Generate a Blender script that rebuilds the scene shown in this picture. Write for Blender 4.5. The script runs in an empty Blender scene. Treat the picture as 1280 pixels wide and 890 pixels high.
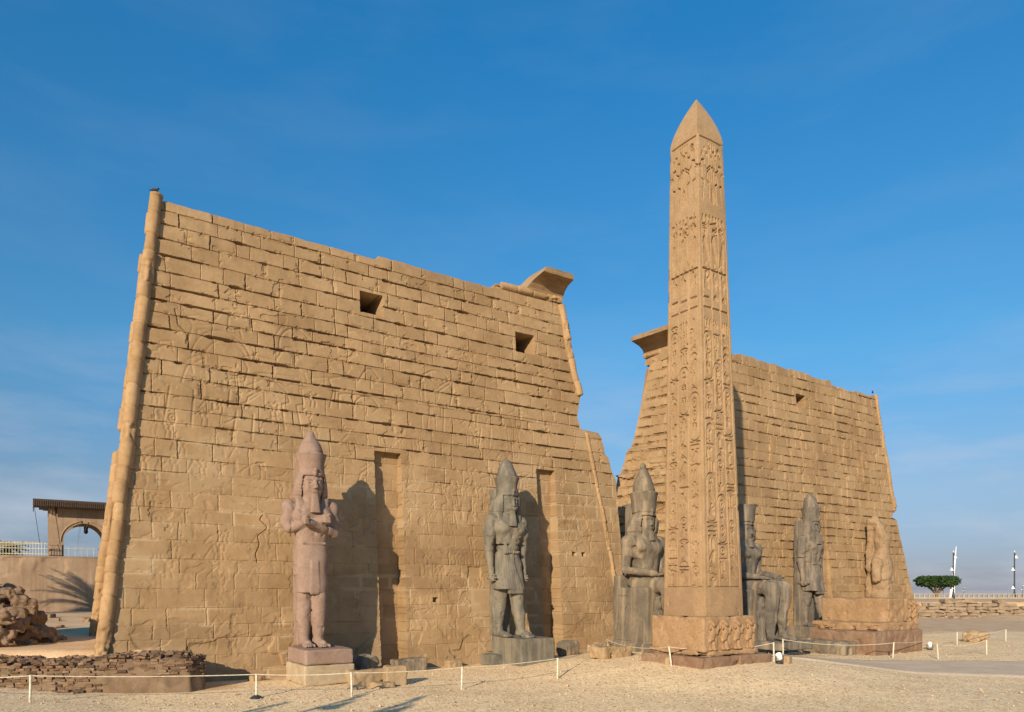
import bpy, bmesh, math, random
import numpy as np
from mathutils import Vector, Matrix
R = math.radians
random.seed(7)
rng = np.random.default_rng(11)
scene = bpy.context.scene
COL = scene.collection

# ------------------------------------------------------------------ camera, sky, sun, exposure
cam_d = bpy.data.cameras.new('camera')
cam = bpy.data.objects.new('camera', cam_d); COL.objects.link(cam)
cam.location = (0, -37.5, 4.6)
cam.rotation_euler = (R(90), 0, R(-33.8))
cam_d.sensor_fit = 'HORIZONTAL'; cam_d.sensor_width = 36.0
cam_d.lens = 36.0 * 900 / 1280
cam_d.shift_y = 290 / 1280
cam_d.clip_start = 0.1; cam_d.clip_end = 20000
scene.camera = cam

SUN_EL, SUN_AZ = 20.0, 54.0        # light travels towards (sin az, cos az)
tx, ty = math.sin(R(SUN_AZ)), math.cos(R(SUN_AZ))
world = bpy.data.worlds.new('World'); scene.world = world
world.use_nodes = True
wt = world.node_tree; wn = wt.nodes; wl = wt.links
bg = wn['Background']
sky = wn.new('ShaderNodeTexSky'); sky.sky_type = 'NISHITA'; sky.sun_disc = False
sky.sun_elevation = R(SUN_EL); sky.sun_rotation = math.atan2(-tx, -ty)
sky.altitude = 0; sky.air_density = 1.0; sky.dust_density = 0.3; sky.ozone_density = 5.0
SKY_STRENGTH = 0.15
bg.inputs['Strength'].default_value = SKY_STRENGTH
# thin clouds low over the horizon
tc = wn.new('ShaderNodeTexCoord')
mp = wn.new('ShaderNodeMapping'); mp.inputs['Scale'].default_value = (2.2, 2.2, 9.0)
nz = wn.new('ShaderNodeTexNoise'); nz.inputs['Scale'].default_value = 1.6; nz.inputs['Detail'].default_value = 7; nz.inputs['Roughness'].default_value = .55
cr = wn.new('ShaderNodeValToRGB'); cr.color_ramp.elements[0].position = .47; cr.color_ramp.elements[1].position = .74
sx = wn.new('ShaderNodeSeparateXYZ')
mr = wn.new('ShaderNodeMapRange'); mr.inputs[1].default_value = .32; mr.inputs[2].default_value = .02; mr.inputs[3].default_value = 0.05; mr.inputs[4].default_value = .85
mm = wn.new('ShaderNodeMath'); mm.operation = 'MULTIPLY'
mx = wn.new('ShaderNodeMix'); mx.data_type = 'RGBA'
wl.new(tc.outputs['Generated'], mp.inputs[0]); wl.new(mp.outputs[0], nz.inputs['Vector']); wl.new(nz.outputs[0], cr.inputs[0])
wl.new(tc.outputs['Generated'], sx.inputs[0]); wl.new(sx.outputs[2], mr.inputs[0])
wl.new(cr.outputs[0], mm.inputs[0]); wl.new(mr.outputs[0], mm.inputs[1])
tint = wn.new('ShaderNodeMix'); tint.data_type = 'RGBA'; tint.blend_type = 'MULTIPLY'; tint.inputs[0].default_value = 1; 
sx0 = wn.new('ShaderNodeSeparateXYZ'); tr = wn.new('ShaderNodeValToRGB'); te = tr.color_ramp.elements     # dusty air: greyer low down, deeper blue overhead
for _ in range(3): te.new(.5)
for el_, (p_, c_) in zip(te, [(.017, (.29, .28, .39)), (.125, (.52, .465, .455)), (.30, (.40, .70, .70)), (.62, (.185, .82, .945)), (1.0, (.13, .85, 1.0))]): el_.position = p_; el_.color = (*c_, 1)
wl.new(tc.outputs['Generated'], sx0.inputs[0]); wl.new(sx0.outputs[2], tr.inputs[0]); wl.new(tr.outputs[0], tint.inputs[7])
wl.new(sky.outputs[0], tint.inputs[6])
wl.new(mm.outputs[0], mx.inputs[0]); wl.new(tint.outputs[2], mx.inputs[6]); mx.inputs[7].default_value = (3.0, 3.2, 3.6, 1)
wl.new(mx.outputs[2], bg.inputs['Color'])

sun_d = bpy.data.lights.new('sun', 'SUN'); sun_d.energy = 4.6; sun_d.angle = R(0.5); sun_d.color = (1.0, .82, .60)
sun = bpy.data.objects.new('sun', sun_d); COL.objects.link(sun)
sun.location = (-40, -60, 60)
sun.rotation_euler = Vector((tx * math.cos(R(SUN_EL)), ty * math.cos(R(SUN_EL)), -math.sin(R(SUN_EL)))).to_track_quat('-Z', 'Y').to_euler()

vs = scene.view_settings
vs.view_transform = 'Standard'; vs.look = 'None'; vs.gamma = 1; vs.use_curve_mapping = False
vs.exposure = 0.4
scene.cycles.max_bounces = 6

# ------------------------------------------------------------------ numpy noise
def _hash(i, j, s):
    h = (i.astype(np.int64) * 374761393 + j.astype(np.int64) * 668265263 + s * 974634777) & 0xFFFFFFFF
    h = ((h ^ (h >> 13)) * 1274126177) & 0xFFFFFFFF
    return ((h ^ (h >> 16)) & 0xFFFFFF) / float(0xFFFFFF)
def vn(x, y, s=0):
    xi = np.floor(x); yi = np.floor(y); fx = x - xi; fy = y - yi
    xi = xi.astype(np.int64); yi = yi.astype(np.int64)
    fx = fx * fx * (3 - 2 * fx); fy = fy * fy * (3 - 2 * fy)
    a = _hash(xi, yi, s); b = _hash(xi + 1, yi, s); c = _hash(xi, yi + 1, s); d = _hash(xi + 1, yi + 1, s)
    return (a * (1 - fx) + b * fx) * (1 - fy) + (c * (1 - fx) + d * fx) * fy
def fbm(x, y, o=4, s=0):
    t = 0; a = 1.0; n = 0
    for k in range(o):
        t = t + a * vn(x * 2 ** k + 17.3 * k, y * 2 ** k - 9.1 * k, s + k); n += a; a *= .5
    return t / n
def st3(*a): return np.stack(np.broadcast_arrays(*a), -1)
def ss(a, b, x):
    t = np.clip((np.asarray(x, float) - a) / (b - a), 0, 1); return t * t * (3 - 2 * t)

# ------------------------------------------------------------------ mesh accumulator
class Acc:
    def __init__(s): s.v = []; s.q = []; s.t = []; s.a = {}; s.n = 0
    def _attr(s, n, attrs):
        for k in set(list(s.a) + list(attrs)):
            if k not in s.a: s.a[k] = [np.zeros(s.n)] if s.n else []
            s.a[k].append(np.asarray(attrs[k], float).ravel() if k in attrs else np.zeros(n))
    def add(s, V, quads=None, tris=None, **attrs):
        V = np.asarray(V, float).reshape(-1, 3)
        if quads is not None and len(quads): s.q.append(np.asarray(quads, np.int64).reshape(-1, 4) + s.n)
        if tris is not None and len(tris): s.t.append(np.asarray(tris, np.int64).reshape(-1, 3) + s.n)
        s._attr(len(V), attrs); s.v.append(V); s.n += len(V); return s
    def grid(s, P, wrap=False, **attrs):
        n, m = P.shape[:2]
        idx = np.arange(n * m).reshape(n, m)
        if wrap: idx = np.concatenate([idx, idx[:, :1]], 1)
        q = np.stack([idx[:-1, :-1], idx[:-1, 1:], idx[1:, 1:], idx[1:, :-1]], -1).reshape(-1, 4)
        return s.add(P, q, **attrs)
    def box(s, c, h, rot=None, jit=0.0, bevel=0.0, **attrs):
        # box with chamfered edges when bevel > 0
        c = np.array(c, float); h = np.array(h, float)
        bv = min(bevel, h.min() * .8)
        if bv > 0:
            P = []; 
            for sx_ in (-1, 1):
                for sy_ in (-1, 1):
                    for sz_ in (-1, 1):
                        sg = np.array([sx_, sy_, sz_])
                        for ax in range(3):
                            p = sg * (h - bv); p[ax] = sg[ax] * h[ax]; P.append(p)
            P = np.array(P, float)
            def vi(x, y, z, ax): return ((x > 0) * 4 + (y > 0) * 2 + (z > 0)) * 3 + ax
            Q = []; T = []
            for sg in (-1, 1):
                Q.append([vi(sg, -1, -1, 0), vi(sg, 1, -1, 0), vi(sg, 1, 1, 0), vi(sg, -1, 1, 0)])
                Q.append([vi(-1, sg, -1, 1), vi(1, sg, -1, 1), vi(1, sg, 1, 1), vi(-1, sg, 1, 1)])
                Q.append([vi(-1, -1, sg, 2), vi(1, -1, sg, 2), vi(1, 1, sg, 2), vi(-1, 1, sg, 2)])
            for a in (-1, 1):
                for b in (-1, 1):
                    Q.append([vi(a, b, -1, 0), vi(a, b, 1, 0), vi(a, b, 1, 1), vi(a, b, -1, 1)])
                    Q.append([vi(a, -1, b, 0), vi(a, 1, b, 0), vi(a, 1, b, 2), vi(a, -1, b, 2)])
                    Q.append([vi(-1, a, b, 1), vi(1, a, b, 1), vi(1, a, b, 2), vi(-1, a, b, 2)])
                    for d in (-1, 1): T.append([vi(a, b, d, 0), vi(a, b, d, 1), vi(a, b, d, 2)])
        else:
            P = np.array([[x, y, z] for x in (-1, 1) for y in (-1, 1) for z in (-1, 1)], float) * h
            Q = [[0, 1, 3, 2], [4, 6, 7, 5], [0, 4, 5, 1], [2, 3, 7, 6], [0, 2, 6, 4], [1, 5, 7, 3]]; T = []
        if jit: P = P + rng.normal(0, jit, P.shape)
        if rot is not None: P = P @ np.array(rot).T
        at = {k: np.full(len(P), v) for k, v in attrs.items()}
        return s.add(P + c, Q, T, **at)
    def tube(s, pts, r, n=8, cap=True, **attrs):
        pts = np.asarray(pts, float); r = np.broadcast_to(np.asarray(r, float), (len(pts),))
        d = np.gradient(pts, axis=0); d /= np.linalg.norm(d, axis=1)[:, None] + 1e-9
        up = np.array([0, 0, 1.]) if abs(d[0, 2]) < .9 else np.array([1., 0, 0])
        rings = []
        for p, t, rr in zip(pts, d, r):
            a = np.cross(t, up); a /= np.linalg.norm(a); b = np.cross(t, a)
            th = np.linspace(0, 2 * np.pi, n, endpoint=False)
            rings.append(p + rr * (np.cos(th)[:, None] * a + np.sin(th)[:, None] * b))
        P = np.array(rings); s.grid(P, wrap=True, **{k: np.full(P.shape[:2], v) for k, v in attrs.items()})
        if cap:
            for e in (0, -1):
                s.add(np.concatenate([P[e], pts[e:e + 1] if e == 0 else pts[-1:]]), None, [[i, (i + 1) % n, n] for i in range(n)], **{k: np.full(n + 1, v) for k, v in attrs.items()})
        return s
    def lathe(s, prof, c=(0, 0, 0), n=16):
        th = np.linspace(0, 2 * np.pi, n, endpoint=False)
        P = np.array([[(c[0] + r * math.cos(t), c[1] + r * math.sin(t), c[2] + z) for t in th] for r, z in prof])
        return s.grid(P, wrap=True)
    def prism(s, poly, z0, z1):
        n = len(poly); P = [(x, y, z0) for x, y in poly] + [(x, y, z1) for x, y in poly]
        Q = [[i, (i + 1) % n, n + (i + 1) % n, n + i] for i in range(n)]
        c = np.mean(np.array(poly), 0); P += [(c[0], c[1], z0), (c[0], c[1], z1)]
        T = [[i, (i + 1) % n, 2 * n] for i in range(n)] + [[n + i, n + (i + 1) % n, 2 * n + 1] for i in range(n)]
        return s.add(P, Q, T)
    def mesh(s, name, smooth=True):
        me = bpy.data.meshes.new(name)
        V = np.concatenate(s.v); me.vertices.add(len(V)); me.vertices.foreach_set('co', V.astype(np.float32).ravel())
        q = np.concatenate(s.q) if s.q else np.zeros((0, 4), np.int64); t = np.concatenate(s.t) if s.t else np.zeros((0, 3), np.int64)
        loops = np.concatenate([q.ravel(), t.ravel()]).astype(np.int32)
        me.loops.add(len(loops)); me.loops.foreach_set('vertex_index', loops)
        starts = np.concatenate([np.arange(len(q)) * 4, len(q) * 4 + np.arange(len(t)) * 3]).astype(np.int32)
        me.polygons.add(len(starts)); me.polygons.foreach_set('loop_start', starts)
        me.polygons.foreach_set('use_smooth', np.full(len(starts), smooth))
        for k, l in s.a.items():
            at = me.attributes.new(k, 'FLOAT', 'POINT'); at.data.foreach_set('value', np.concatenate(l).astype(np.float32))
        me.update(calc_edges=True); me.validate(); return me
    def build(s, name, mat, parent=None, smooth=True, recalc=True, **kw):
        me = s.mesh(name, smooth); me.materials.append(mat)
        if recalc:
            bm = bmesh.new(); bm.from_mesh(me); bmesh.ops.recalc_face_normals(bm, faces=bm.faces); bm.to_mesh(me); bm.free()
        o = bpy.data.objects.new(name, me); COL.objects.link(o)
        if parent: o.parent = parent
        tag(o, **kw); return o
def tag(o, label=None, cat=None, group=None, kind=None):
    if label: o['label'] = label
    if cat: o['category'] = cat
    if group: o['group'] = group
    if kind: o['kind'] = kind
    return o
def thing(name, loc, label, cat, group=None, rz=0, scale=1):
    o = bpy.data.objects.new(name, None); COL.objects.link(o); o.empty_display_size = .3
    o.location = loc; o.rotation_euler = (0, 0, rz); o.scale = (scale,) * 3
    return tag(o, label, cat, group)
def copy_thing(src, loc, rz=0, label=None, scale=None):
    c = src.copy(); COL.objects.link(c); c.location = loc; c.rotation_euler = (0, 0, rz)
    if label: c['label'] = label
    if scale: c.scale = (scale,) * 3
    def rec(a, b):
        for ch in [o for o in COL.objects if o.parent is a]:
            d = ch.copy(); COL.objects.link(d); d.parent = b; rec(ch, d)
    rec(src, c); return c

# ------------------------------------------------------------------ materials
def ramp(nt, fac, stops):
    r = nt.nodes.new('ShaderNodeValToRGB'); e = r.color_ramp.elements
    while len(e) < len(stops): e.new(.5)
    for el, (p, c) in zip(e, stops): el.position = p; el.color = (*c, 1)
    nt.links.new(fac, r.inputs[0]); return r.outputs[0]
def mixc(nt, fac, a, b, mode='MIX'):
    m = nt.nodes.new('ShaderNodeMix'); m.data_type = 'RGBA'; m.blend_type = mode
    for sock, v in ((m.inputs[0], fac), (m.inputs[6], a), (m.inputs[7], b)):
        if hasattr(v, 'is_output'): nt.links.new(v, sock)
        elif isinstance(v, (int, float)): sock.default_value = v
        else: sock.default_value = (*v, 1)
    return m.outputs[2]
def noise(nt, vec, scale, detail=5, rough=.55, dist=0):
    n = nt.nodes.new('ShaderNodeTexNoise'); n.inputs['Scale'].default_value = scale; n.inputs['Detail'].default_value = detail
    n.inputs['Roughness'].default_value = rough; n.inputs['Distortion'].default_value = dist
    nt.links.new(vec, n.inputs['Vector']); return n.outputs[0]
def base(name, rough=.9):
    m = bpy.data.materials.new(name); m.use_nodes = True; nt = m.node_tree
    b = nt.nodes['Principled BSDF']; b.inputs['Roughness'].default_value = rough
    b.inputs['Specular IOR Level'].default_value = .2
    g = nt.nodes.new('ShaderNodeTexCoord')
    return m, nt, b, g.outputs['Object']
def bump(nt, b, hs, strength=.5, dist=.02):
    prev = None
    for h, st, d in hs:
        n = nt.nodes.new('ShaderNodeBump'); n.inputs['Strength'].default_value = st; n.inputs['Distance'].default_value = d
        nt.links.new(h, n.inputs['Height'])
        if prev: nt.links.new(prev, n.inputs['Normal'])
        prev = n.outputs[0]
    nt.links.new(prev, b.inputs['Normal'])
def attr(nt, name):
    a = nt.nodes.new('ShaderNodeAttribute'); a.attribute_name = name; return a.outputs['Fac']
def stone(name, c0, c1, c2, scale=.5, speck=None, pale=None, sp_scale=14, bumpd=.03, tint=False, stain=None, streak=None, rough=.92, mott=.55):
    m, nt, b, v = base(name, rough)
    n1 = noise(nt, v, scale, 7, .6, .3)
    col = ramp(nt, n1, [(.30, c0), (.5, c1), (.72, c2)])
    if tint:
        t = attr(nt, 'tint')
        col = mixc(nt, .75, col, ramp(nt, t, [(0, (.84, .81, .77)), (.5, (1, 1, 1)), (1, (1.13, 1.13, 1.12))]), 'MULTIPLY')
    n2 = noise(nt, v, scale * 7, 6, .65)
    col = mixc(nt, mott, col, ramp(nt, n2, [(.3, (.72, .70, .67)), (.55, (1, 1, 1)), (.75, (1.14, 1.12, 1.1))]), 'MULTIPLY')
    if speck:
        n3 = noise(nt, v, sp_scale, 3, .7)
        f = ramp(nt, n3, [(.52, (0, 0, 0)), (.66, (1, 1, 1))])
        col = mixc(nt, f, col, speck)
    if streak:
        mpn = nt.nodes.new('ShaderNodeMapping'); mpn.inputs['Scale'].default_value = (1.6, 1.6, .12); nt.links.new(v, mpn.inputs[0])
        n4 = noise(nt, mpn.outputs[0], 1.3, 5, .6)
        f = ramp(nt, n4, [(.47, (0, 0, 0)), (.64, (.8, .8, .8))])
        col = mixc(nt, f, col, streak)
    if stain:
        s = attr(nt, 'stain')
        n5 = noise(nt, v, 2.2, 5, .6)
        mlt = nt.nodes.new('ShaderNodeMath'); mlt.operation = 'MULTIPLY'; nt.links.new(s, mlt.inputs[0]); nt.links.new(ramp(nt, n5, [(.25, (.35,) * 3), (.65, (1,) * 3)]), mlt.inputs[1])
        col = mixc(nt, mlt.outputs[0], col, stain)
    if pale: col = mixc(nt, attr(nt, 'pale'), col, pale)
    nt.links.new(col, b.inputs['Base Color'])
    bump(nt, b, [(noise(nt, v, 3.5, 6, .65), .5, bumpd), (noise(nt, v, 26, 4, .6), .35, bumpd * .35)])
    return m
def plain(name, c, rough=.6, metal=0, var=.25, scale=6, spec=.3):
    m, nt, b, v = base(name, rough)
    n = noise(nt, v, scale, 5, .6)
    k = 1 - var
    col = ramp(nt, n, [(.3, tuple(x * k for x in c)), (.65, tuple(min(1, x * (1 + var * .5)) for x in c))])
    nt.links.new(col, b.inputs['Base Color']); b.inputs['Metallic'].default_value = metal; b.inputs['Specular IOR Level'].default_value = spec
    bump(nt, b, [(noise(nt, v, scale * 5, 3, .6), .2, .01)])
    return m

M = {}
M['sandstone'] = stone('sandstone', (.288, .184, .093), (.346, .231, .121), (.39, .27, .15), .35, tint=True, stain=(.15, .09, .045), pale=(.42, .31, .185), streak=None, bumpd=.012, mott=.45)
M['sand_drum'] = stone('sandstone_moulding', (.31, .192, .095), (.38, .243, .122), (.425, .285, .155), .6, bumpd=.03, stain=(.2, .12, .065), tint=True)
M['obelisk'] = stone('rose_granite', (.30, .195, .104), (.362, .242, .131), (.405, .279, .163), .3, speck=(.25, .165, .09), sp_scale=14, bumpd=.012, stain=(.24, .15, .09))
M['pedestal'] = stone('pedestal_granite', (.29, .178, .09), (.35, .222, .117), (.40, .262, .148), .8, speck=(.26, .16, .09), sp_scale=8, bumpd=.04)
M['red_granite'] = stone('red_granite', (.19, .115, .07), (.25, .158, .10), (.32, .222, .135), .7, speck=(.20, .12, .08), sp_scale=7, bumpd=.05)
M['pink_granite'] = stone('pink_granite', (.235, .155, .113), (.288, .199, .149), (.338, .242, .185), 1.1, speck=(.26, .17, .135), sp_scale=16, bumpd=.012)
M['grey_granite'] = stone('grey_granite', (.098, .092, .074), (.148, .136, .108), (.25, .215, .15), .9, speck=(.14, .125, .10), sp_scale=22, bumpd=.02, streak=(.25, .21, .15))
M['dark_granite'] = stone('dark_granite', (.105, .09, .068), (.165, .138, .10), (.27, .21, .14), .7, speck=(.14, .115, .085), sp_scale=20, bumpd=.03, streak=(.34, .26, .17))
M['slate_granite'] = stone('slate_granite', (.085, .076, .064), (.135, .118, .095), (.21, .175, .13), .8, speck=(.125, .11, .09), sp_scale=20, bumpd=.02, streak=(.30, .23, .16))
M['limestone'] = stone('limestone', (.34, .26, .155), (.40, .315, .20), (.45, .365, .25), .9, bumpd=.02)
M['block_stone'] = stone('loose_sandstone', (.29, .20, .108), (.36, .255, .143), (.41, .30, .177), .9, bumpd=.05)
M['mudbrick'] = stone('mudbrick', (.22, .145, .085), (.31, .21, .13), (.40, .28, .18), .9, speck=(.15, .10, .06), sp_scale=4, bumpd=.12)
M['mud_dark'] = stone('mud_plaster', (.13, .088, .052), (.19, .13, .08), (.25, .18, .115), 1.2, bumpd=.06)
M['mud_bank'] = stone('mud_bank', (.16, .105, .062), (.235, .158, .098), (.31, .215, .138), 1.0, speck=(.13, .085, .05), sp_scale=6, bumpd=.10)
M['plaster'] = stone('old_plaster', (.30, .21, .135), (.37, .265, .175), (.43, .32, .22), .25, bumpd=.03, streak=(.26, .18, .12))
M['pebble'] = stone('pebble', (.32, .23, .14), (.50, .38, .25), (.66, .54, .38), 5, bumpd=.01)
M['white_paint'] = plain('white_paint', (.62, .57, .44), .7, var=.4, scale=9)
M['cream_paint'] = plain('cream_paint', (.78, .70, .50), .6)
M['rope'] = plain('rope', (.58, .51, .38), .9)
M['black_metal'] = plain('black_metal', (.03, .035, .04), .5)
M['dark_wood'] = plain('dark_wood', (.07, .045, .03), .7)
M['glass_white'] = plain('lantern_white', (.85, .83, .78), .3)
M['bark'] = plain('bark', (.20, .15, .10), .9)
M['sailcloth'] = plain('sailcloth', (.78, .78, .76), .8, var=.1)
M['bird'] = plain('bird_grey', (.06, .06, .065), .8)

def brick_mat():
    m, nt, b, v = base('fired_brick', .95)
    t = attr(nt, 'tint')
    col = ramp(nt, t, [(0, (.10, .065, .045)), (.3, (.17, .105, .065)), (.5, (.22, .135, .08)), (.75, (.26, .18, .115)), (1, (.33, .24, .15))])
    n = noise(nt, v, 6, 5, .6)
    col = mixc(nt, .7, col, ramp(nt, n, [(.3, (.6, .58, .55)), (.65, (1.1, 1.08, 1.05))]), 'MULTIPLY')
    nt.links.new(col, b.inputs['Base Color']); bump(nt, b, [(noise(nt, v, 14, 5, .7), .8, .04)]); return m
M['brick'] = brick_mat()
def leaf_mat(name, c0, c1):
    m, nt, b, v = base(name, .6)
    t = attr(nt, 'tint'); col = ramp(nt, t, [(0, c0), (1, c1)]); nt.links.new(col, b.inputs['Base Color']); return m
M['leaf'] = leaf_mat('ficus_leaf', (.018, .042, .012), (.05, .095, .025))
M['palm'] = leaf_mat('palm_leaf', (.025, .05, .015), (.07, .10, .03))
def ground_mat():
    m, nt, b, v = base('gravel_and_earth', .95)
    vo = nt.nodes.new('ShaderNodeTexVoronoi'); vo.inputs['Scale'].default_value = 9; nt.links.new(v, vo.inputs['Vector'])
    vo2 = nt.nodes.new('ShaderNodeTexVoronoi'); vo2.inputs['Scale'].default_value = 15; nt.links.new(v, vo2.inputs['Vector'])
    peb = mixc(nt, .5, vo.outputs['Color'], vo2.outputs['Color'])
    bw = nt.nodes.new('ShaderNodeRGBToBW'); nt.links.new(peb, bw.inputs[0])
    grav = ramp(nt, bw.outputs[0], [(.14, (.26, .17, .08)), (.30, (.66, .475, .265)), (.55, (.88, .645, .36)), (.85, (.95, .78, .52))])
    grav = mixc(nt, .6, grav, ramp(nt, noise(nt, v, .28, 5, .6), [(.3, (.80, .77, .72)), (.5, (.98, .97, .95)), (.7, (1.06, 1.05, 1.02))]), 'MULTIPLY')
    earth = ramp(nt, noise(nt, v, .5, 8, .65), [(.3, (.50, .32, .17)), (.5, (.61, .405, .225)), (.7, (.69, .48, .28))])
    d = attr(nt, 'dirt')
    n = noise(nt, v, 1.2, 6, .65)
    ad = nt.nodes.new('ShaderNodeMath'); ad.operation = 'ADD'; nt.links.new(d, ad.inputs[0]); nt.links.new(n, ad.inputs[1])
    f = ramp(nt, ad.outputs[0], [(.82, (0, 0, 0)), (1.08, (1, 1, 1))])
    nt.links.new(mixc(nt, f, grav, earth), b.inputs['Base Color'])
    bump(nt, b, [(noise(nt, v, 2.2, 6, .6), .4, .05), (vo.outputs['Distance'], .5, .02), (vo2.outputs['Distance'], .4, .012)])
    return m
M['ground'] = ground_mat()
def path_mat():
    m, nt, b, v = base('grey_paving', .85)
    col = ramp(nt, noise(nt, v, .6, 7, .65), [(.3, (.58, .445, .29)), (.5, (.64, .495, .335)), (.7, (.70, .555, .385))])
    br = nt.nodes.new('ShaderNodeTexBrick'); br.inputs['Scale'].default_value = 1.0; br.inputs['Color1'].default_value = (1, 1, 1, 1); br.inputs['Color2'].default_value = (.93, .93, .93, 1); br.inputs['Mortar'].default_value = (.78, .76, .72, 1); br.inputs['Mortar Size'].default_value = .012
    nt.links.new(v, br.inputs['Vector']); col = mixc(nt, .8, col, br.outputs[0], 'MULTIPLY')
    nt.links.new(col, b.inputs['Base Color']); bump(nt, b, [(noise(nt, v, 8, 5, .6), .4, .015)]); return m
M['path'] = path_mat()
def water_mat():
    m, nt, b, v = base('river_water', .03)
    b.inputs['Base Color'].default_value = (.20, .20, .19, 1); b.inputs['Specular IOR Level'].default_value = .5
    return m
M['water'] = water_mat()

# ------------------------------------------------------------------ terrain
def g(X, Y):
    X = np.asarray(X, float); Y = np.asarray(Y, float)
    r2 = ((X - 31.5) / 8.8) ** 2 + ((Y + 9) / 9.0) ** 2
    z = .70 * np.exp(-r2 * r2)
    s = (X + 1) * .442 + Y * .897
    z = z + 1.75 * ss(.6, 2.4, s) * (1 - ss(4.2, 7.2, X))
    z = z + .4 * ss(4, -3, X) * (1 - ss(.6, 2.4, s))
    z = z + .9 * ss(3, 30, Y) * (1 - ss(4, 9, X))
    z = np.where(Y > 33.3, np.where(X < 60, 6.9, z), z)
    s2 = (X - 115) * .6 + (Y - 20.3) * .8
    rt = ss(50, 80, X)
    z = z + 2.4 * ss(.8, 2.2, s2) * rt
    z = z - 10 * ss(58, 70, s2) * rt
    z = z + .55 * ss(-3.0, .5, (X - 108) * .8 - (Y - 5) * .6 - 6) * ss(-14, -6, s2) * (1 - ss(-3, 0, s2)) * rt
    z = z + (.10 * (fbm(X * .35, Y * .35, 3, 3) - .5) + .05 * (fbm(X * 1.1, Y * 1.1, 3, 4) - .5)) * ss(-24, -8, Y + 18) * (1 - ss(8, 14, Y)) * ss(-20, -8, X) * (1 - ss(75, 90, X))
    return z
def gz(x, y): return float(g(np.array([x]), np.array([y]))[0])
def ax(*segs):
    o = []
    for a, b, st in segs: o.append(np.arange(a, b, st))
    return np.concatenate(o)
xs = ax((-320, -44, 24), (-44, -10, 2), (-10, 62, .33), (62, 135, 1.2), (135, 200, 4), (200, 420, 30))
ys = ax((-140, -44, 12), (-44, -24, 1), (-24, 6, .3), (6, 32, 1), (32, 36, .2), (36, 80, 2), (80, 420, 30))
GX, GY = np.meshgrid(xs, ys, indexing='ij')
GZ = g(GX, GY)
s_ = (GX + 1) * .442 + GY * .897
s2_ = (GX - 115) * .6 + (GY - 20.3) * .8
dirt = np.maximum(ss(.2, 1.2, s_) * (1 - ss(6, 9.5, GX)), 0)
dirt = np.maximum(dirt, ss(-40, -32, s2_) * ss(50, 75, GX))
dirt = np.maximum(dirt, .42 * ss(-2.6, -.6, GY - .1) * (1 - ss(3, 5, GY)))
Acc().grid(np.stack([GX, GY, GZ], -1), dirt=dirt).build('ground', M['ground'], recalc=False, kind='structure')
# loose pebbles on the gravel
rp = np.random.default_rng(99); n_ = 9000
ph_ = rp.uniform(-3, 71, n_); dd_ = rp.uniform(27, 62, n_) ** 1.0 / np.cos(np.radians(np.abs(ph_ - 33.8)))
px_, py_ = dd_ * np.sin(np.radians(ph_)), -37.5 + dd_ * np.cos(np.radians(ph_))
ok = (py_ < -3.0 - .12 * px_ * (px_ < 12)) & (px_ > -4); px_, py_ = px_[ok], py_[ok]; n_ = len(px_)
sz_ = rp.gamma(2.0, .012, n_) + .015
O8 = np.array([[1, 0, 0], [-1, 0, 0], [0, 1, 0], [0, -1, 0], [0, 0, .7], [0, 0, -.7]], float)
T8 = np.array([[0, 2, 4], [2, 1, 4], [1, 3, 4], [3, 0, 4], [2, 0, 5], [1, 2, 5], [3, 1, 5], [0, 3, 5]])
V8 = (O8[None] * rp.uniform(.6, 1.3, (n_, 6, 3))); an_ = rp.uniform(0, 6.28, n_)[:, None]
V8 = np.stack([V8[..., 0] * np.cos(an_) - V8[..., 1] * np.sin(an_), V8[..., 0] * np.sin(an_) + V8[..., 1] * np.cos(an_), V8[..., 2]], -1) * sz_[:, None, None]
V8 += np.stack([px_, py_, g(px_, py_) + sz_ * .25], -1)[:, None]
Acc().add(V8.reshape(-1, 3), None, (T8[None] + 6 * np.arange(n_)[:, None, None]).reshape(-1, 3)).build('pebbles', M['pebble'], smooth=False, label='loose pale pebbles scattered over the gravel', cat='pebbles', kind='stuff')
# grey paved walkway
u = np.linspace(0, 1, 90)[:, None]; w = np.linspace(0, 1, 24)[None]
c00, c10, c01, c11 = (39.6, -8.9), (62.0, -26.0), (34.9, -11.4), (46.5, -28.0)
PX = (c00[0] * (1 - u) + c10[0] * u) * (1 - w) + (c01[0] * (1 - u) + c11[0] * u) * w
PY = (c00[1] * (1 - u) + c10[1] * u) * (1 - w) + (c01[1] * (1 - u) + c11[1] * u) * w
PZ = g(PX, PY) + .07
edge = (w == 0) | (w == 1) | (u == 0) | (u == 1)
PZ = np.where(np.broadcast_to(edge, PZ.shape), PZ - .16, PZ)
Acc().grid(np.stack([PX, PY, PZ], -1)).build('path', M['path'], recalc=False, kind='structure')
a = Acc(); a.add([(120, -6000, -4), (9000, -6000, -4), (9000, 9000, -4), (120, 9000, -4)], [[0, 1, 2, 3]]); a.build('river', M['water'], kind='structure')

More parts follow.
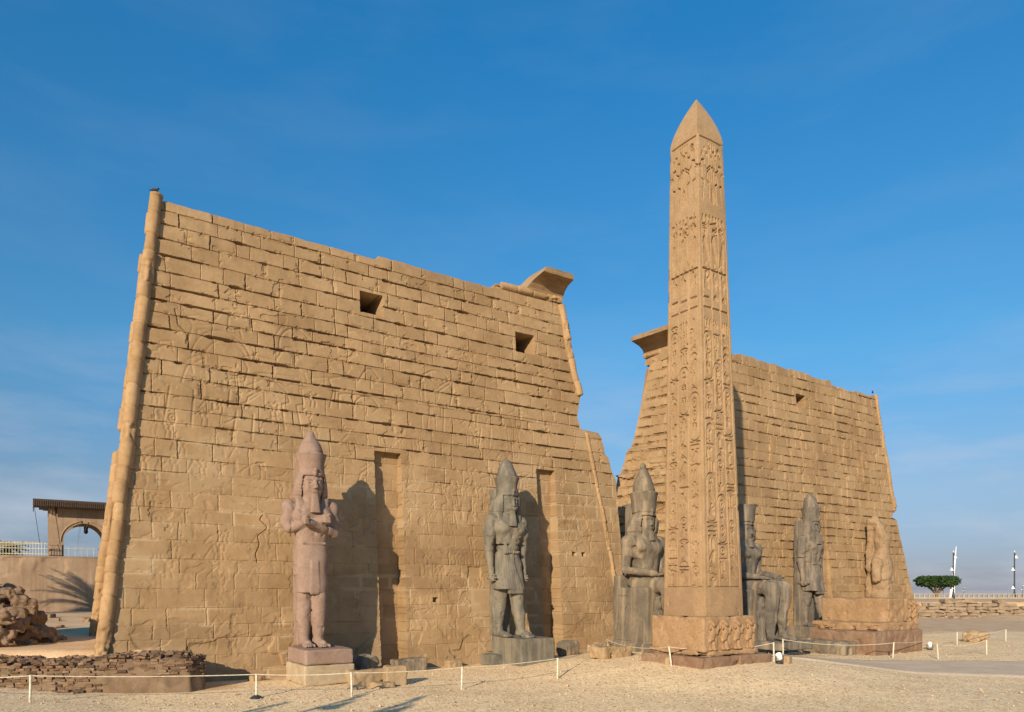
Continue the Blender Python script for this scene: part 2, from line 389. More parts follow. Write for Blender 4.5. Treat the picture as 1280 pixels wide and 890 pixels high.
# ------------------------------------------------------------------ carved canvases and signs
class Canvas:
    def __init__(s, x0, z0, w, h, res):
        s.x0, s.z0, s.res = x0, z0, res; s.a = np.zeros((int(w / res) + 2, int(h / res) + 2), np.float32)
    def seg(s, p, q, w, d=1.0):
        r = s.res; m = w + r
        i0 = max(int((min(p[0], q[0]) - m - s.x0) / r), 0); i1 = min(int((max(p[0], q[0]) + m - s.x0) / r) + 2, s.a.shape[0])
        j0 = max(int((min(p[1], q[1]) - m - s.z0) / r), 0); j1 = min(int((max(p[1], q[1]) + m - s.z0) / r) + 2, s.a.shape[1])
        if i1 <= i0 or j1 <= j0: return
        X = s.x0 + np.arange(i0, i1)[:, None] * r; Z = s.z0 + np.arange(j0, j1)[None] * r
        dx, dz = q[0] - p[0], q[1] - p[1]; L = dx * dx + dz * dz + 1e-9
        t = np.clip(((X - p[0]) * dx + (Z - p[1]) * dz) / L, 0, 1)
        dd = np.hypot(X - p[0] - t * dx, Z - p[1] - t * dz)
        v = np.clip((w / 2 - dd) / r + .5, 0, 1) * d
        np.maximum(s.a[i0:i1, j0:j1], v, out=s.a[i0:i1, j0:j1])
    def line(s, pts, w, d=1.0):
        for p, q in zip(pts[:-1], pts[1:]): s.seg(p, q, w, d)
    def fill(s, pts, d=1.0):
        P = np.array(pts); r = s.res
        i0 = max(int((P[:, 0].min() - s.x0) / r), 0); i1 = min(int((P[:, 0].max() - s.x0) / r) + 2, s.a.shape[0])
        j0 = max(int((P[:, 1].min() - s.z0) / r), 0); j1 = min(int((P[:, 1].max() - s.z0) / r) + 2, s.a.shape[1])
        if i1 <= i0 or j1 <= j0: return
        X = s.x0 + np.arange(i0, i1)[:, None] * r + 0 * np.arange(j0, j1)[None]; Z = s.z0 + np.arange(j0, j1)[None] * r + 0 * X
        ins = np.zeros(X.shape, bool)
        for k in range(len(P)):
            x1, z1 = P[k]; x2, z2 = P[(k + 1) % len(P)]
            if z1 == z2: continue
            c = ((z1 > Z) != (z2 > Z)) & (X < (x2 - x1) * (Z - z1) / (z2 - z1) + x1); ins ^= c
        v = ins * np.float32(d)
        np.maximum(s.a[i0:i1, j0:j1], v, out=s.a[i0:i1, j0:j1])
    def sample(s, X, Z):
        fx = np.clip((X - s.x0) / s.res, 0, s.a.shape[0] - 1.01); fz = np.clip((Z - s.z0) / s.res, 0, s.a.shape[1] - 1.01)
        i = fx.astype(int); j = fz.astype(int); fx = fx - i; fz = fz - j; A = s.a
        return (A[i, j] * (1 - fx) + A[i + 1, j] * fx) * (1 - fz) + (A[i, j + 1] * (1 - fx) + A[i + 1, j + 1] * fx) * fz
def soften(cv):
    A = cv.a; B = A.copy(); B[1:-1, 1:-1] = .36 * A[1:-1, 1:-1] + .11 * (A[:-2, 1:-1] + A[2:, 1:-1] + A[1:-1, :-2] + A[1:-1, 2:]) + .05 * (A[:-2, :-2] + A[2:, 2:] + A[:-2, 2:] + A[2:, :-2]); cv.a = np.minimum(B * 1.25, 1)
def arc(cx, cy, rx, ry, a0=0, a1=360, n=14):
    return [(cx + rx * math.cos(R(a0 + (a1 - a0) * k / n)), cy + ry * math.sin(R(a0 + (a1 - a0) * k / n))) for k in range(n + 1)]
# each sign: list of (points, filled) in a unit cell, with its height to width ratio
G = {
 'reed': (1.5, [([(.45, 0), (.45, .45), (.3, .6), (.38, .95), (.62, .98), (.68, .6), (.52, .45), (.52, 0)], 1)]),
 'water': (.3, [([(0, .3), (.1, .7), (.2, .3), (.3, .7), (.4, .3), (.5, .7), (.6, .3), (.7, .7), (.8, .3), (.9, .7), (1, .3)], 0)]),
 'sun': (.9, [(arc(.5, .5, .4, .44), 0), (arc(.5, .5, .1, .12), 1)]),
 'bread': (.5, [(arc(.5, .1, .36, .8, 0, 180) + [(.86, .1)], 1)]),
 'basket': (.45, [([(.0, .85)] + arc(.5, .85, .5, .8, 180, 360) + [(0, .85)], 1)]),
 'ankh': (1.5, [(arc(.5, .76, .2, .22), 0), ([(.5, .54), (.5, 0)], 0), ([(.15, .5), (.85, .5)], 0)]),
 'falcon': (1.1, [([(.2, .95), (.42, 1), (.52, .85), (.8, .45), (1, .1), (.7, .22), (.55, .2), (.5, .02), (.65, 0), (.35, 0), (.38, .2), (.22, .45), (.25, .75), (.1, .8)], 1)]),
 'owl': (1.0, [([(.12, .95), (.5, .97), (.55, .75), (.85, .3), (.98, .05), (.6, .18), (.5, 0), (.3, 0), (.3, .2), (.15, .5), (.2, .75)], 1)]),
 'chick': (.95, [([(.2, .85), (.4, .98), (.5, .75), (.85, .6), (.9, .4), (.6, .25), (.6, 0), (.45, 0), (.45, .25), (.25, .4), (.3, .7), (.1, .72)], 1)]),
 'viper': (.4, [([(0, .85), (.15, .75), (.25, .35), (.45, .6), (.65, .35), (1, .15)], 0), ([(.02, 1), (.12, .78)], 0)]),
 'eye': (.5, [(arc(.5, .35, .5, .55, 15, 165), 0), (arc(.5, .65, .5, .5, 195, 345), 0), (arc(.5, .5, .15, .2), 1)]),
 'mouth': (.35, [(arc(.5, .1, .5, .8, 10, 170) + arc(.5, .9, .5, .8, 190, 350), 1)]),
 'djed': (1.5, [([(.35, 0), (.42, .5), (.42, 1), (.58, 1), (.58, .5), (.65, 0)], 1), ([(.15, .6), (.85, .6)], 0), ([(.15, .75), (.85, .75)], 0), ([(.15, .9), (.85, .9)], 0)]),
 'staff': (1.7, [([(.3, 0), (.5, .1), (.5, .85), (.25, .85), (.15, .98)], 0)]),
 'man': (1.1, [([(.35, .95), (.6, .95), (.6, .75), (.7, .6), (.95, .75), (.95, .65), (.7, .45), (.9, .2), (.9, 0), (.1, 0), (.15, .3), (.3, .6), (.35, .75)], 1)]),
 'house': (.5, [([(.38, .08), (.02, .08), (.02, .92), (.98, .92), (.98, .08), (.62, .08)], 0)]),
 'strokes': (.5, [([(.15, 0), (.15, 1)], 0), ([(.5, 0), (.5, 1)], 0), ([(.85, 0), (.85, 1)], 0)]),
 'bolt': (.28, [([(0, .5), (1, .5)], 0), ([(.42, .05), (.42, .95)], 0), ([(.58, .05), (.58, .95)], 0)]),
 'scarab': (1.1, [(arc(.5, .45, .28, .36), 1), (arc(.5, .88, .16, .1), 1), ([(.1, .8), (.3, .55)], 0), ([(.9, .8), (.7, .55)], 0), ([(.08, .1), (.3, .3)], 0), ([(.92, .1), (.7, .3)], 0)]),
 'hoe': (.7, [([(.05, .1), (.3, .95), (.95, .15)], 0), ([(.2, .5), (.6, .55)], 0)]),
 'pool': (.4, [([(.0, .1), (0, .9), (1, .9), (1, .1), (0, .1)], 0)]),
 'leg': (1.1, [([(.35, 1), (.5, 1), (.55, .15), (.95, .12), (.95, 0), (.3, 0)], 1)]),
 'sedge': (1.4, [([(.5, 0), (.5, 1)], 0), ([(.5, .5), (.2, .85)], 0), ([(.5, .6), (.85, .95)], 0), ([(.2, .02), (.8, .02)], 0)]),
}
KEYS = list(G)
def put(cv, key, x, z, w, lw, d=1.0, h=None, flip=False):
    hr, parts = G[key]; h = h or w * hr
    for pts, f in parts:
        P = [(x + (1 - a if flip else a) * w, z + b * h) for a, b in pts]
        if f: cv.fill(P, d * .95)
        cv.line(P + ([P[0]] if f else []), lw, d)
    return h

# ------------------------------------------------------------------ the pylon's masonry
def courses(z0, z1, x0, x1, hm, lm, seed):
    r = np.random.default_rng(seed); zc = [z0]
    while zc[-1] < z1: zc.append(zc[-1] + hm * r.uniform(.82, 1.2))
    J = []
    for _ in zc:
        j = [x0 - r.uniform(0, lm)]
        while j[-1] < x1 + lm: j.append(j[-1] + lm * r.uniform(.45, 1.55))
        J.append(np.array(j))
    return np.array(zc), J
def masonry(X, Z, zc, J, seed, low, gapw=.052, gapd=.20, rough=1.0):
    """outward displacement, tint and stain of coursed blocks at wall positions; low = 0..1 where joints are filled and worn"""
    Xw = X + .10 * (fbm(X * .7, Z * .7, 3, seed) - .5) + .03 * (vn(X * 5, Z * 5, seed + 3) - .5)
    Zw = Z + .16 * (fbm(X * .13, Z * .05, 3, seed + 1) - .5) + .03 * (fbm(X * 1.3, Z * 1.3, 4, seed + 2) - .5)
    ci = np.clip(np.searchsorted(zc, Zw) - 1, 0, len(zc) - 2)
    dz = np.minimum(Zw - zc[ci], zc[ci + 1] - Zw)
    below = (zc[ci + 1] - Zw) < (Zw - zc[ci])           # nearer to the joint above
    jr = ci + below                                      # index of the nearest bed joint
    dx = np.full(X.shape, 9.0); bid = np.zeros(X.shape); fx = np.zeros(X.shape)
    for k in range(len(zc) - 1):
        mk = ci == k
        if not mk.any(): continue
        j = J[k]; xw = Xw[mk]; ii = np.clip(np.searchsorted(j, xw) - 1, 0, len(j) - 2)
        dx[mk] = np.minimum(xw - j[ii], j[ii + 1] - xw); bid[mk] = k * 131 + ii; fx[mk] = (xw - j[ii]) / (j[ii + 1] - j[ii]) - .5
    rb = _hash(bid.astype(np.int64), bid.astype(np.int64) * 7 + 1, seed); rb2 = _hash(bid.astype(np.int64), bid.astype(np.int64) * 3 + 5, seed + 9)
    op = fbm(X * .55 + jr * 3.7, jr * 5.1 + Z * .0, 3, seed + 4)     # how open each bed joint is along its run
    oph = ss(.36, .60, op); opv = ss(.35, .8, _hash((bid + (fx > 0)).astype(np.int64), ci.astype(np.int64), seed + 5))
    ero = fbm(X * 1.1, Z * 1.1, 4, seed + 6)
    keep = 1 - low
    brk = ss(.36, .52, fbm(X * 1.6 + jr * 2.1, jr * 1.7 + Z * .0, 3, seed + 20))
    wh = gapw * (.56 + .80 * oph * brk * (.15 + .85 * keep)) * (.8 + .8 * ss(.54, .75, ero)); wv = gapw * (.55 + .25 * opv)
    ph = 1 - ss(.55, 1.0, dz / wh); pv = 1 - ss(.5, 1.0, dx / wv)
    d = rough * ((rb - .5) * .016 * (.4 + .6 * keep) + fx * (rb2 - .5) * .010)
    d = d - gapd * ph * (.22 + .78 * oph * brk) * (.13 + .87 * keep) - gapd * .7 * pv * (.26 + .74 * opv ** 2) * (.20 + .80 * keep)
    # knocked off arrises along the joints and spalled pockets
    em = np.minimum(dz, dx)
    chip = ss(.63, .69, fbm(X * 2.3, Z * 2.8, 3, seed + 7)) * (1 - ss(.06, .20, em))
    d = d - .05 * rough * chip * (.3 + .7 * keep)
    pock = ss(.75, .77, fbm(X * .8 + 40, Z * .95, 4, seed + 8)); d = d - .04 * rough * pock
    edge_round = np.exp(-np.minimum(dz, dx) / .03) * .006; d = d - edge_round
    d = d + rough * .010 * (fbm(X * 1.6, Z * 1.6, 5, seed + 10) - .5) + .006 * (vn(X * 9, Z * 9, seed + 11) - .5)
    tint = np.clip(.5 + (rb - .5) * .8, 0, 1)
    drip = ss(.55, .75, fbm(X * 1.9, Z * .22, 4, seed + 12)) * ss(.45, .7, fbm(X * .25, Z * .25, 3, seed + 13))
    near = (1 - ss(.02, .22, zc[ci + 1] - Zw)) * ss(.45, .62, fbm(X * 1.2, Z * .9, 4, seed + 30))
    stain = np.clip(.40 * drip * keep + .6 * ph * oph * keep + .42 * near * keep, 0, 1)
    em2 = np.minimum(dz, dx); pl = ss(.56, .68, fbm(X * .45, Z * .6, 4, seed + 25)) * low * (1 - ss(.05, .14, em2)) * .7 + .35 * ss(.60, .72, fbm(X * .3 + 5, Z * .3, 5, seed + 26)) * ss(.2, .6, low + .25)
    return d, tint, stain, np.clip(pl, 0, .8)
def interp(z, pts):
    p = np.array(pts); return np.interp(z, p[:, 0], p[:, 1])

# ---- left (east) tower
BAT = .085
LT = thing('pylon_tower', (18.5, 5, 0), 'taller looking sandstone pylon tower with two windows and two flagpole niches, behind the pink statue', 'temple tower')
def LXL(Z): return 2.34 + .11 * Z + .05 * (fbm(Z * .7, Z * 0, 3, 5) - .5)
def LXR(Z): return interp(Z, [(0, 34.7), (7.2, 34.85), (12.3, 34.7), (12.9, 34.35), (13.9, 34.15), (14.0, 33.85), (15.2, 33.6), (15.55, 33.3), (15.6, 31.75), (16.4, 31.45), (17.6, 31.75), (18.0, 31.85), (21, 31.25), (24.6, 30.6)]) + .10 * (fbm(Z * 1.8, Z * 0 + 3, 3, 6) - .5)
def LTOP(X):
    t = interp(X, [(0, 23.95), (16.9, 23.86), (17.0, 24.1), (21.5, 24.08), (25.0, 24.05), (25.3, 24.5), (40, 24.6)])
    return t + .10 * (fbm(X * 1.2, X * 0, 3, 7) - .5)
cvL = Canvas(2, 0, 34, 25, .04)
rr = random.Random(4)
def man_outline(cv, x, z, h, lw, d, f=1):
    P = [(.0, 0), (.08, .48), (-.05, .52), (-.02, .80), (-.16, .82), (-.05, .86), (-.02, .98), (.10, 1.0), (.12, .88), (.26, .80), (.44, .92), (.48, .88), (.26, .72), (.20, .52), (.34, .46), (.30, 0)]
    cv.line([(x + f * a * h, z + b * h) for a, b in P], lw, d)
def horse_outline(cv, x, z, h, lw, d, f=1):
    P = [(0, 0), (.1, .4), (0, .62), (.25, .70), (.65, .66), (.85, .98), (1.0, 1.0), (1.16, .82), (1.1, .78), (.98, .84), (.95, .55), (1.25, .50), (1.3, .3), (1.12, .4), (.85, .38), (.4, .36), (.22, .32), (.2, 0)]
    cv.line([(x + f * a * h, z + b * h) for a, b in P], lw, d)
# large battle scenes, worn
for (x, z, h, f) in [(5.4, 12.6, 4.2, 1), (8.6, 12.2, 3.2, 1), (12.2, 13.0, 3.0, -1), (19.8, 14.0, 3.6, 1), (23.4, 13.4, 2.6, 1), (26.6, 13.5, 3.0, -1), (14.6, 8.6, 3.4, 1), (21.6, 8.2, 3.0, -1)]:
    man_outline(cvL, x, z, h, .07, .75, f)
for (x, z, h, f) in [(9.2, 15.0, 2.6, 1), (13.8, 14.6, 2.6, 1), (21.4, 15.6, 2.8, 1), (6.6, 17.0, 2.0, 1), (17.0, 11.0, 2.2, -1), (26.2, 10.6, 2.2, 1)]:
    horse_outline(cvL, x, z, h, .07, .7, f)
for (x, z, r_) in [(8.2, 16.0, 1.5), (8.4, 16.0, 1.1), (20.6, 16.4, 1.2), (12.0, 17.6, .9), (24.2, 15.0, .9), (16.0, 14.6, .8)]:
    cvL.line(arc(x, z, r_, r_ * 1.2, 20, 200), .07, .8)
for k in range(36):
    x = rr.uniform(5, 28); z = rr.uniform(9.5, 19.5); L = rr.uniform(.8, 2.8)
    cvL.line([(x, z), (x + L * .5, z + rr.uniform(-.2, .5)), (x + L, z + rr.uniform(-.6, .8))], .055, rr.uniform(.35, .7))
# crowded small figures and signs of the lower registers
zrow = 1.6
while zrow < 14.5:
    x = 3.2
    while x < 33.5:
        w_ = rr.uniform(.28, .62)
        if rr.random() < (.80 if zrow < 11 else .38) and fbm(np.array([x * .35]), np.array([zrow * .35]), 3, 77)[0] > .38:
            k = rr.random()
            if k < .35: man_outline(cvL, x, zrow, rr.uniform(.6, 1.0), .05, rr.uniform(.5, .9), rr.choice([-1, 1]))
            elif k < .75: put(cvL, rr.choice(KEYS), x, zrow + rr.uniform(0, .3), w_, .05, rr.uniform(.5, .9))
            else: cvL.line([(x, zrow + rr.uniform(0, .3)), (x + .3, zrow + rr.uniform(.3, .7)), (x + .5, zrow + rr.uniform(.2, .6))], .05, .7)
        x += w_ + rr.uniform(.02, .25)
    zrow += rr.uniform(.78, .95)
soften(cvL)
zcL, JL = courses(-.4, 27, 2, 36, .78, 1.5, 21)
def plug(d, X, Z, x0, x1, z0, z1, depth, soft=.02):
    m = ss(x0 - soft, x0 + soft, X) * (1 - ss(x1 - soft, x1 + soft, X)) * ss(z0 - soft, z0 + soft, Z) * (1 - ss(z1 - soft, z1 + soft, Z))
    return d * (1 - m) - depth * m
def left_front(X, Z):
    low = np.clip(1 - ss(9.5, 15, Z + 2.5 * (fbm(X * .2, Z * .2, 3, 31) - .5)), 0, 1)
    d, t, s, pl = masonry(X, Z, zcL, JL, 41, low * .97)
    cut = cvL.sample(X, Z)
    d = d - (.038 + .018 * ss(9, 13, Z)) * cut * (.45 + .55 * ss(.35, .6, fbm(X * .5, Z * .5, 3, 32)))
    # lower band of worn, spalled and patched masonry
    sp = ss(.54, .58, fbm(X * .55, Z * .75, 4, 33)) * (1 - ss(9, 12, Z)); d = d - .025 * sp
    sp2 = ss(.52, .55, fbm(X * .4 + 9, Z * .4, 4, 34)) * (1 - ss(1.2, 3.0, Z)); d = d - .09 * sp2
    s = np.maximum(s, .34 * ss(.5, .64, fbm(X * .16, Z * .42, 4, 36)) * (1 - ss(6.5, 9.5, Z)) * ss(.2, 1.5, Z))
    s = np.maximum(s, .30 * ss(.55, .7, fbm(X * .5, Z * .3, 4, 37)) * ss(14, 19, Z))
    # long cracks
    for (xa, za, xb, zb) in [(10.2, 8.4, 9.6, 5.9), (17.6, 11.9, 16.4, 10.2), (23.0, 14.0, 24.4, 11.5), (5.8, 18.5, 6.5, 16.8)]:
        tt = np.clip((Z - zb) / (za - zb), 0, 1); xc = xb + (xa - xb) * tt + .5 * (vn(Z * 2.2, Z * 0 + xa, 38) - .5)
        d = d - .07 * (1 - ss(.02, .05, np.abs(X - xc))) * ((Z < za) & (Z > zb))
    # holes
    for (x, z) in [(30.6, 6.9), (31.4, 6.9), (24.6, 7.8), (19.9, 3.9)]: d = plug(d, X, Z, x - .16, x + .16, z - .13, z + .13, .4)
    d = plug(d, X, Z, 22.2, 23.1, 5.2, 5.9, .10); d = plug(d, X, Z, 22.3, 24.3, 3.1, 4.6, .06, .05)
    # flagpole niches: upright back wall under a leaning face
    for (x0, x1, dep) in [(16.35, 18.0, .45), (27.75, 29.25, .45)]:
        xa = x0 + .02 * Z * 0; m = (X > x0) & (X < x1) & (Z < 12.45) & (Z > -1)
        dd = dep + (12.45 - Z) * .075 + .35 * (masonry(X, Z, zcL, JL, 55, low * .6)[0] * -1)
        d = np.where(m, -dd, d)
    # windows
    d = plug(d, X, Z, 15.8, 17.2, 20.52, 21.72, 5.0); d = plug(d, X, Z, 26.6, 28.1, 20.22, 21.5, 5.0)
    return d, t, s, pl
def surface(A, nu, nv, xl, xr, top, z0, place, func):
    """grid over a wall: xl(z), xr(z) edges, top(x) upper edge; place(x, z, d) -> position"""
    u = np.linspace(0, 1, nu)[:, None]; v = np.linspace(0, 1, nv)[None]
    xt = xl(np.full((nu, 1), 24.0)) * (1 - u) + xr(np.full((nu, 1), 24.0)) * u
    Z = z0 + (top(xt) - z0) * v
    X = xl(Z) * (1 - u) + xr(Z) * u
    d, t, s, pl = func(X, Z)
    P = place(X, Z, d); A.grid(P, tint=t, stain=s, pale=pl); return P
A = Acc()
Pf = surface(A, 1000, 800, LXL, LXR, LTOP, -.5, lambda X, Z, d: np.stack([X, BAT * Z - d, Z], -1), left_front)
DEPTH, BB = 10.0, .06
def back_y(Z): return DEPTH - BB * Z
def side_func(seed, zc, J, keep=.3):
    def f(Y, Z): return masonry(Y, Z, zc, J, seed, np.full(Y.shape, keep))
    return f
zcS, JS = courses(-.4, 27, -2, 12, .80, 1.6, 22)
v = np.linspace(0, 1, 260)[None]
def side(A, fx, front_edge, ztop_f, ztop_b, sgn, seed, nu=110, nv=260, keep=.3, rgh=1.0):
    u = np.linspace(0, 1, nu)[:, None]; v = np.linspace(0, 1, nv)[None]
    Z = -.5 + ((ztop_f * (1 - u) + ztop_b * u) + .5) * v
    Y = (BAT * Z) * (1 - u) + back_y(Z) * u
    d, t, s, pl = masonry(Y, Z, zcS, JS, seed, np.full(Y.shape, keep), rough=rgh, gapw=.055 * rgh)
    d = d * np.clip(np.minimum(u, 1 - u) * 30, 0, 1)
    P = st3(fx(Y, Z, u) + sgn * d, Y, Z); A.grid(P, tint=t, stain=s, pale=pl); return P
side(A, lambda Y, Z, u: LXL(Z) + .62 * u, None, 23.95, 23.9, -1, 61)
side(A, lambda Y, Z, u: LXR(Z), None, 24.6, 24.4, 1, 62, 60, 160)
uu = np.linspace(0, 1, 40)[:, None]; vv = np.linspace(0, 1, 20)[None]
Z = -.5 + 24.4 * vv; X = (LXL(Z) + .62) * (1 - uu) + LXR(Z) * uu
A.grid(st3(X, back_y(Z), Z), tint=np.full(X.shape, .5))
# rough top
n = Pf.shape[0]; tops = [Pf[:, -1]]
for k in range(1, 14):
    f = k / 13; row = Pf[:, -1].copy(); row[:, 1] = Pf[:, -1, 1] * (1 - f) + back_y(23.9) * f; row[:, 0] += .62 * f * (1 - np.linspace(0, 1, n)); row[:, 2] += .25 * (fbm(row[:, 0] * .8, row[:, 1] * .8, 3, 63) - .5) * math.sin(f * 3.1); tops.append(row)
A.grid(np.stack(tops, 1), tint=np.full((n, 14), .45))
LTm = A.build('masonry_wall', M['sandstone'], recalc=False, smooth=False)
def adopt(o, root):      # keep the world position while parenting to an unrotated thing
    o.parent = root; o.matrix_parent_inverse = Matrix.Translation(-Vector(root.location)); return o
adopt(LTm, LT)
def moulding(pts, r, name, root, seed, drum=.95, half=False, breaks=()):
    """half-buried round moulding of stone drums along a polyline"""
    pts = np.array(pts, float); L = np.concatenate([[0], np.cumsum(np.linalg.norm(np.diff(pts, axis=0), axis=1))])
    n = int(L[-1] / .06); t = np.linspace(0, L[-1], n)
    C = np.stack([np.interp(t, L, pts[:, k]) for k in range(3)], -1)
    rs = np.random.default_rng(seed); js = [0]
    while js[-1] < L[-1]: js.append(js[-1] + drum * rs.uniform(.7, 1.4))
    js = np.array(js); k = np.searchsorted(js, t) ; dj = np.min(np.abs(t[:, None] - js[None]), 1)
    off = rs.normal(0, .022, (len(js) + 2, 3))[k]; C = C + off
    d = (pts[-1] - pts[0]); d /= np.linalg.norm(d)
    a = np.cross(d, [0, 1, 0]); 
    if np.linalg.norm(a) < .3: a = np.cross(d, [1, 0, 0])
    a /= np.linalg.norm(a); b = np.cross(d, a)
    th = np.linspace(0, 2 * np.pi, 28, endpoint=False)[None]; T = t[:, None]
    rad = r * (1 + .05 * rs.normal(0, 1, len(js) + 2)[k][:, None]) - .05 * (1 - ss(.02, .06, dj))[:, None] + .05 * (fbm(T * 1.2 + th * 0, np.cos(th) * 1.5 + 0 * T + seed, 4, seed) - .5) - .10 * ss(.62, .7, fbm(T * .9 + 0 * th, np.sin(th) * 1.3 + 0 * T, 3, seed + 1))
    for (b0, b1, amt) in breaks: rad = rad - amt * (ss(b0, b0 + .15, T) * (1 - ss(b1 - .15, b1, T)))
    P = C[:, None] + rad[..., None] * (np.cos(th)[..., None] * a + np.sin(th)[..., None] * b)
    A = Acc(); tn = np.broadcast_to(rs.random(len(js) + 2)[k][:, None], rad.shape)
    A.grid(P, wrap=True, tint=tn)
    for e in (0, -1): A.add(np.concatenate([P[e], C[e][None]]), None, [[i, (i + 1) % 28, 28] for i in range(28)], tint=np.full(29, .5))
    o = A.build(name, M['sand_drum'], recalc=True); adopt(o, root); return o
zz = np.linspace(1.2, 24.15, 30)
moulding([(2.34 + .11 * z + .22, BAT * z + .02, z) for z in zz], .31, 'torus_moulding', LT, 71)
zz = np.linspace(1.5, 23.6, 30)
moulding([(2.34 + .11 * z + .62 - .12 * (z < 12.2), back_y(z) - .1, z) for z in zz], .30, 'torus_moulding', LT, 72, 1.2, breaks=[(10.9, 12.2, .2)])
zz = np.linspace(16.2, 24.1, 12)
moulding([(float(LXR(np.array([z]))[0]) - .12, BAT * z + .04, z) for z in np.linspace(18.0, 24.2, 9)], .27, 'torus_moulding', LT, 73, .9)
moulding([(32.22, BAT * 15.4 + .05, 15.4), (32.86, BAT * 12.1 + .05, 12.1), (33.49, BAT * 8.8 + .05, 8.8), (34.06, BAT * 5.4 + .05, 5.4), (34.3, BAT * 3.2, 3.2)], .17, 'torus_moulding', LT, 74, 1.1)
moulding([(25.6, BAT * 24.4 - .02, 24.42), (30.6, BAT * 24.4 - .02, 24.52)], .24, 'torus_moulding', LT, 75, 1.5)
def cornice(prof, path_a, path_b, name, root, seed, slant=0):
    """cavetto cornice stone: prof = (out, up) points, swept from a to b; slant breaks the first end off at an angle"""
    A = Acc(); n = 40; pr = np.array(prof); m = []
    for k in range(len(pr)):
        p, q = pr[k], pr[(k + 1) % len(pr)]
        for f in np.linspace(0, 1, 10, endpoint=False): m.append(p * (1 - f) + q * f)
    m = np.array(m); pa, pb = np.array(path_a, float), np.array(path_b, float); d = pb - pa; L = np.linalg.norm(d); d /= L
    o = np.array([d[1], -d[0], 0])           # outwards
    t = np.linspace(0, 1, n)[:, None]
    s = t * L + slant * (1 - t) * (m[None, :, 1] - m[:, 1].min()) / np.ptp(m[:, 1])
    P = pa + s[..., None] * d + m[None, :, :1] * o + m[None, :, 1:] * np.array([0, 0, 1.])
    nzv = fbm(s * 1.7, np.arange(len(m))[None] * .25 + 0 * s, 4, seed) - .5
    P = P + .06 * nzv[..., None] * o + .05 * nzv[..., None] * np.array([0, 0, 1.])
    A.grid(P, wrap=True, tint=np.full(P.shape[:2], .45), stain=np.clip(.5 * ss(.2, .9, (m[None, :, 0] - m[:, 0].min()) / np.ptp(m[:, 0])) + nzv, 0, 1))
    for e in (0, -1): A.add(np.concatenate([P[e], P[e].mean(0)[None]]), None, [[i, (i + 1) % len(m), len(m)] for i in range(len(m))], tint=np.full(len(m) + 1, .8))
    ob = A.build(name, M['sandstone'], smooth=False); adopt(ob, root); return ob
prof = [(-1.6, 0), (0, 0), (.05, .22), (.22, .5), (.6, .78), (1.2, .95), (1.2, 1.32), (-.9, 1.36), (-1.6, .9)]
cornice(prof, (27.6, 2.08, 24.62), (30.75, 2.08, 24.62), 'cornice_block', LT, 81, slant=.9)

# ---- right (west) tower
RT = thing('pylon_tower', (58, 5, 0), 'farther sandstone pylon tower right of the obelisk, with one window and a broken inner edge', 'temple tower')
def RXL(Z): return 43.2 + .135 * Z + .05 * (fbm(Z * .7, Z * 0, 3, 15) - .5)
def RXR(Z): return interp(Z, [(0, 74.75), (3.4, 74.1), (11.4, 72.1), (11.55, 71.3), (12.1, 71.4), (12.3, 72.2), (16, 71.5), (24, 70.25)]) + .28 * (fbm(Z * 1.3, Z * 0 + 3, 3, 16) - .5)
def RTOP(X):
    b = .22 * np.floor(3 * vn(X * .7, X * 0, 18)) / 2
    t = interp(X, [(40, 24.35), (53, 24.2), (56.2, 23.95), (56.3, 24.1), (62.4, 24.15), (62.6, 23.6), (70, 23.7), (70.1, 23.95), (80, 23.95)])
    return t + b - .18 + .12 * (fbm(X * 1.2, X * 0, 3, 17) - .5)
zcR, JR = courses(-.4, 27, 42, 76, .76, 1.5, 23)
cvR = Canvas(42, 0, 34, 25, .06)
for k in range(26):
    x = rr.uniform(49, 68); z = rr.uniform(6, 18)
    if k % 3 == 0: man_outline(cvR, x, z, rr.uniform(1.5, 3.2), .08, .6, rr.choice([-1, 1]))
    else: cvR.line([(x, z), (x + rr.uniform(.5, 1.6), z + rr.uniform(-.6, .9)), (x + rr.uniform(1, 2.4), z + rr.uniform(-1, 1))], .08, .5)
soften(cvR)
def right_front(X, Z):
    low = np.clip(1 - ss(4, 9, Z + 2.5 * (fbm(X * .2, Z * .2, 3, 91) - .5)), 0, 1)
    d, t, s, pl = masonry(X, Z, zcR, JR, 92, low * .6, gapw=.046, gapd=.15)
    d = d - .05 * cvR.sample(X, Z)
    for (x, zt, zb) in [(57.2, 19.4, 12.5), (63.6, 19.0, 11.0), (66.6, 17.5, 9.5), (52.5, 17.0, 13.5)]:
        xc = x + .9 * (vn(Z * .9, Z * 0 + x, 93) - .5)
        c = (1 - ss(.05, .11, np.abs(X - xc))) * ((Z < zt) & (Z > zb)) * ss(.4, .55, fbm(Z * 1.1, Z * 0 + x, 2, 94)); d = d - .22 * c
    d = plug(d, X, Z, 56.9, 58.25, 20.9, 21.95, 4.5, .03)
    m = (X > 58.6) & (X < 60.0) & (Z < 12.3); d = np.where(m, d - .10 - (12.3 - Z) * .03, d)
    s = np.maximum(s, .3 * ss(.55, .7, fbm(X * .5, Z * .3, 4, 95)))
    return d, t, s, pl
A = Acc()
Pf = surface(A, 640, 560, RXL, RXR, RTOP, -.5, lambda X, Z, d: np.stack([X, BAT * Z - d, Z], -1), right_front)
n = Pf.shape[0]; tops = [Pf[:, -1]]
for k in range(1, 12):
    f = k / 11; row = Pf[:, -1].copy(); row[:, 1] = Pf[:, -1, 1] * (1 - f) + back_y(23.9) * f; tops.append(row)
A.grid(np.stack(tops, 1), tint=np.full((n, 12), .45))
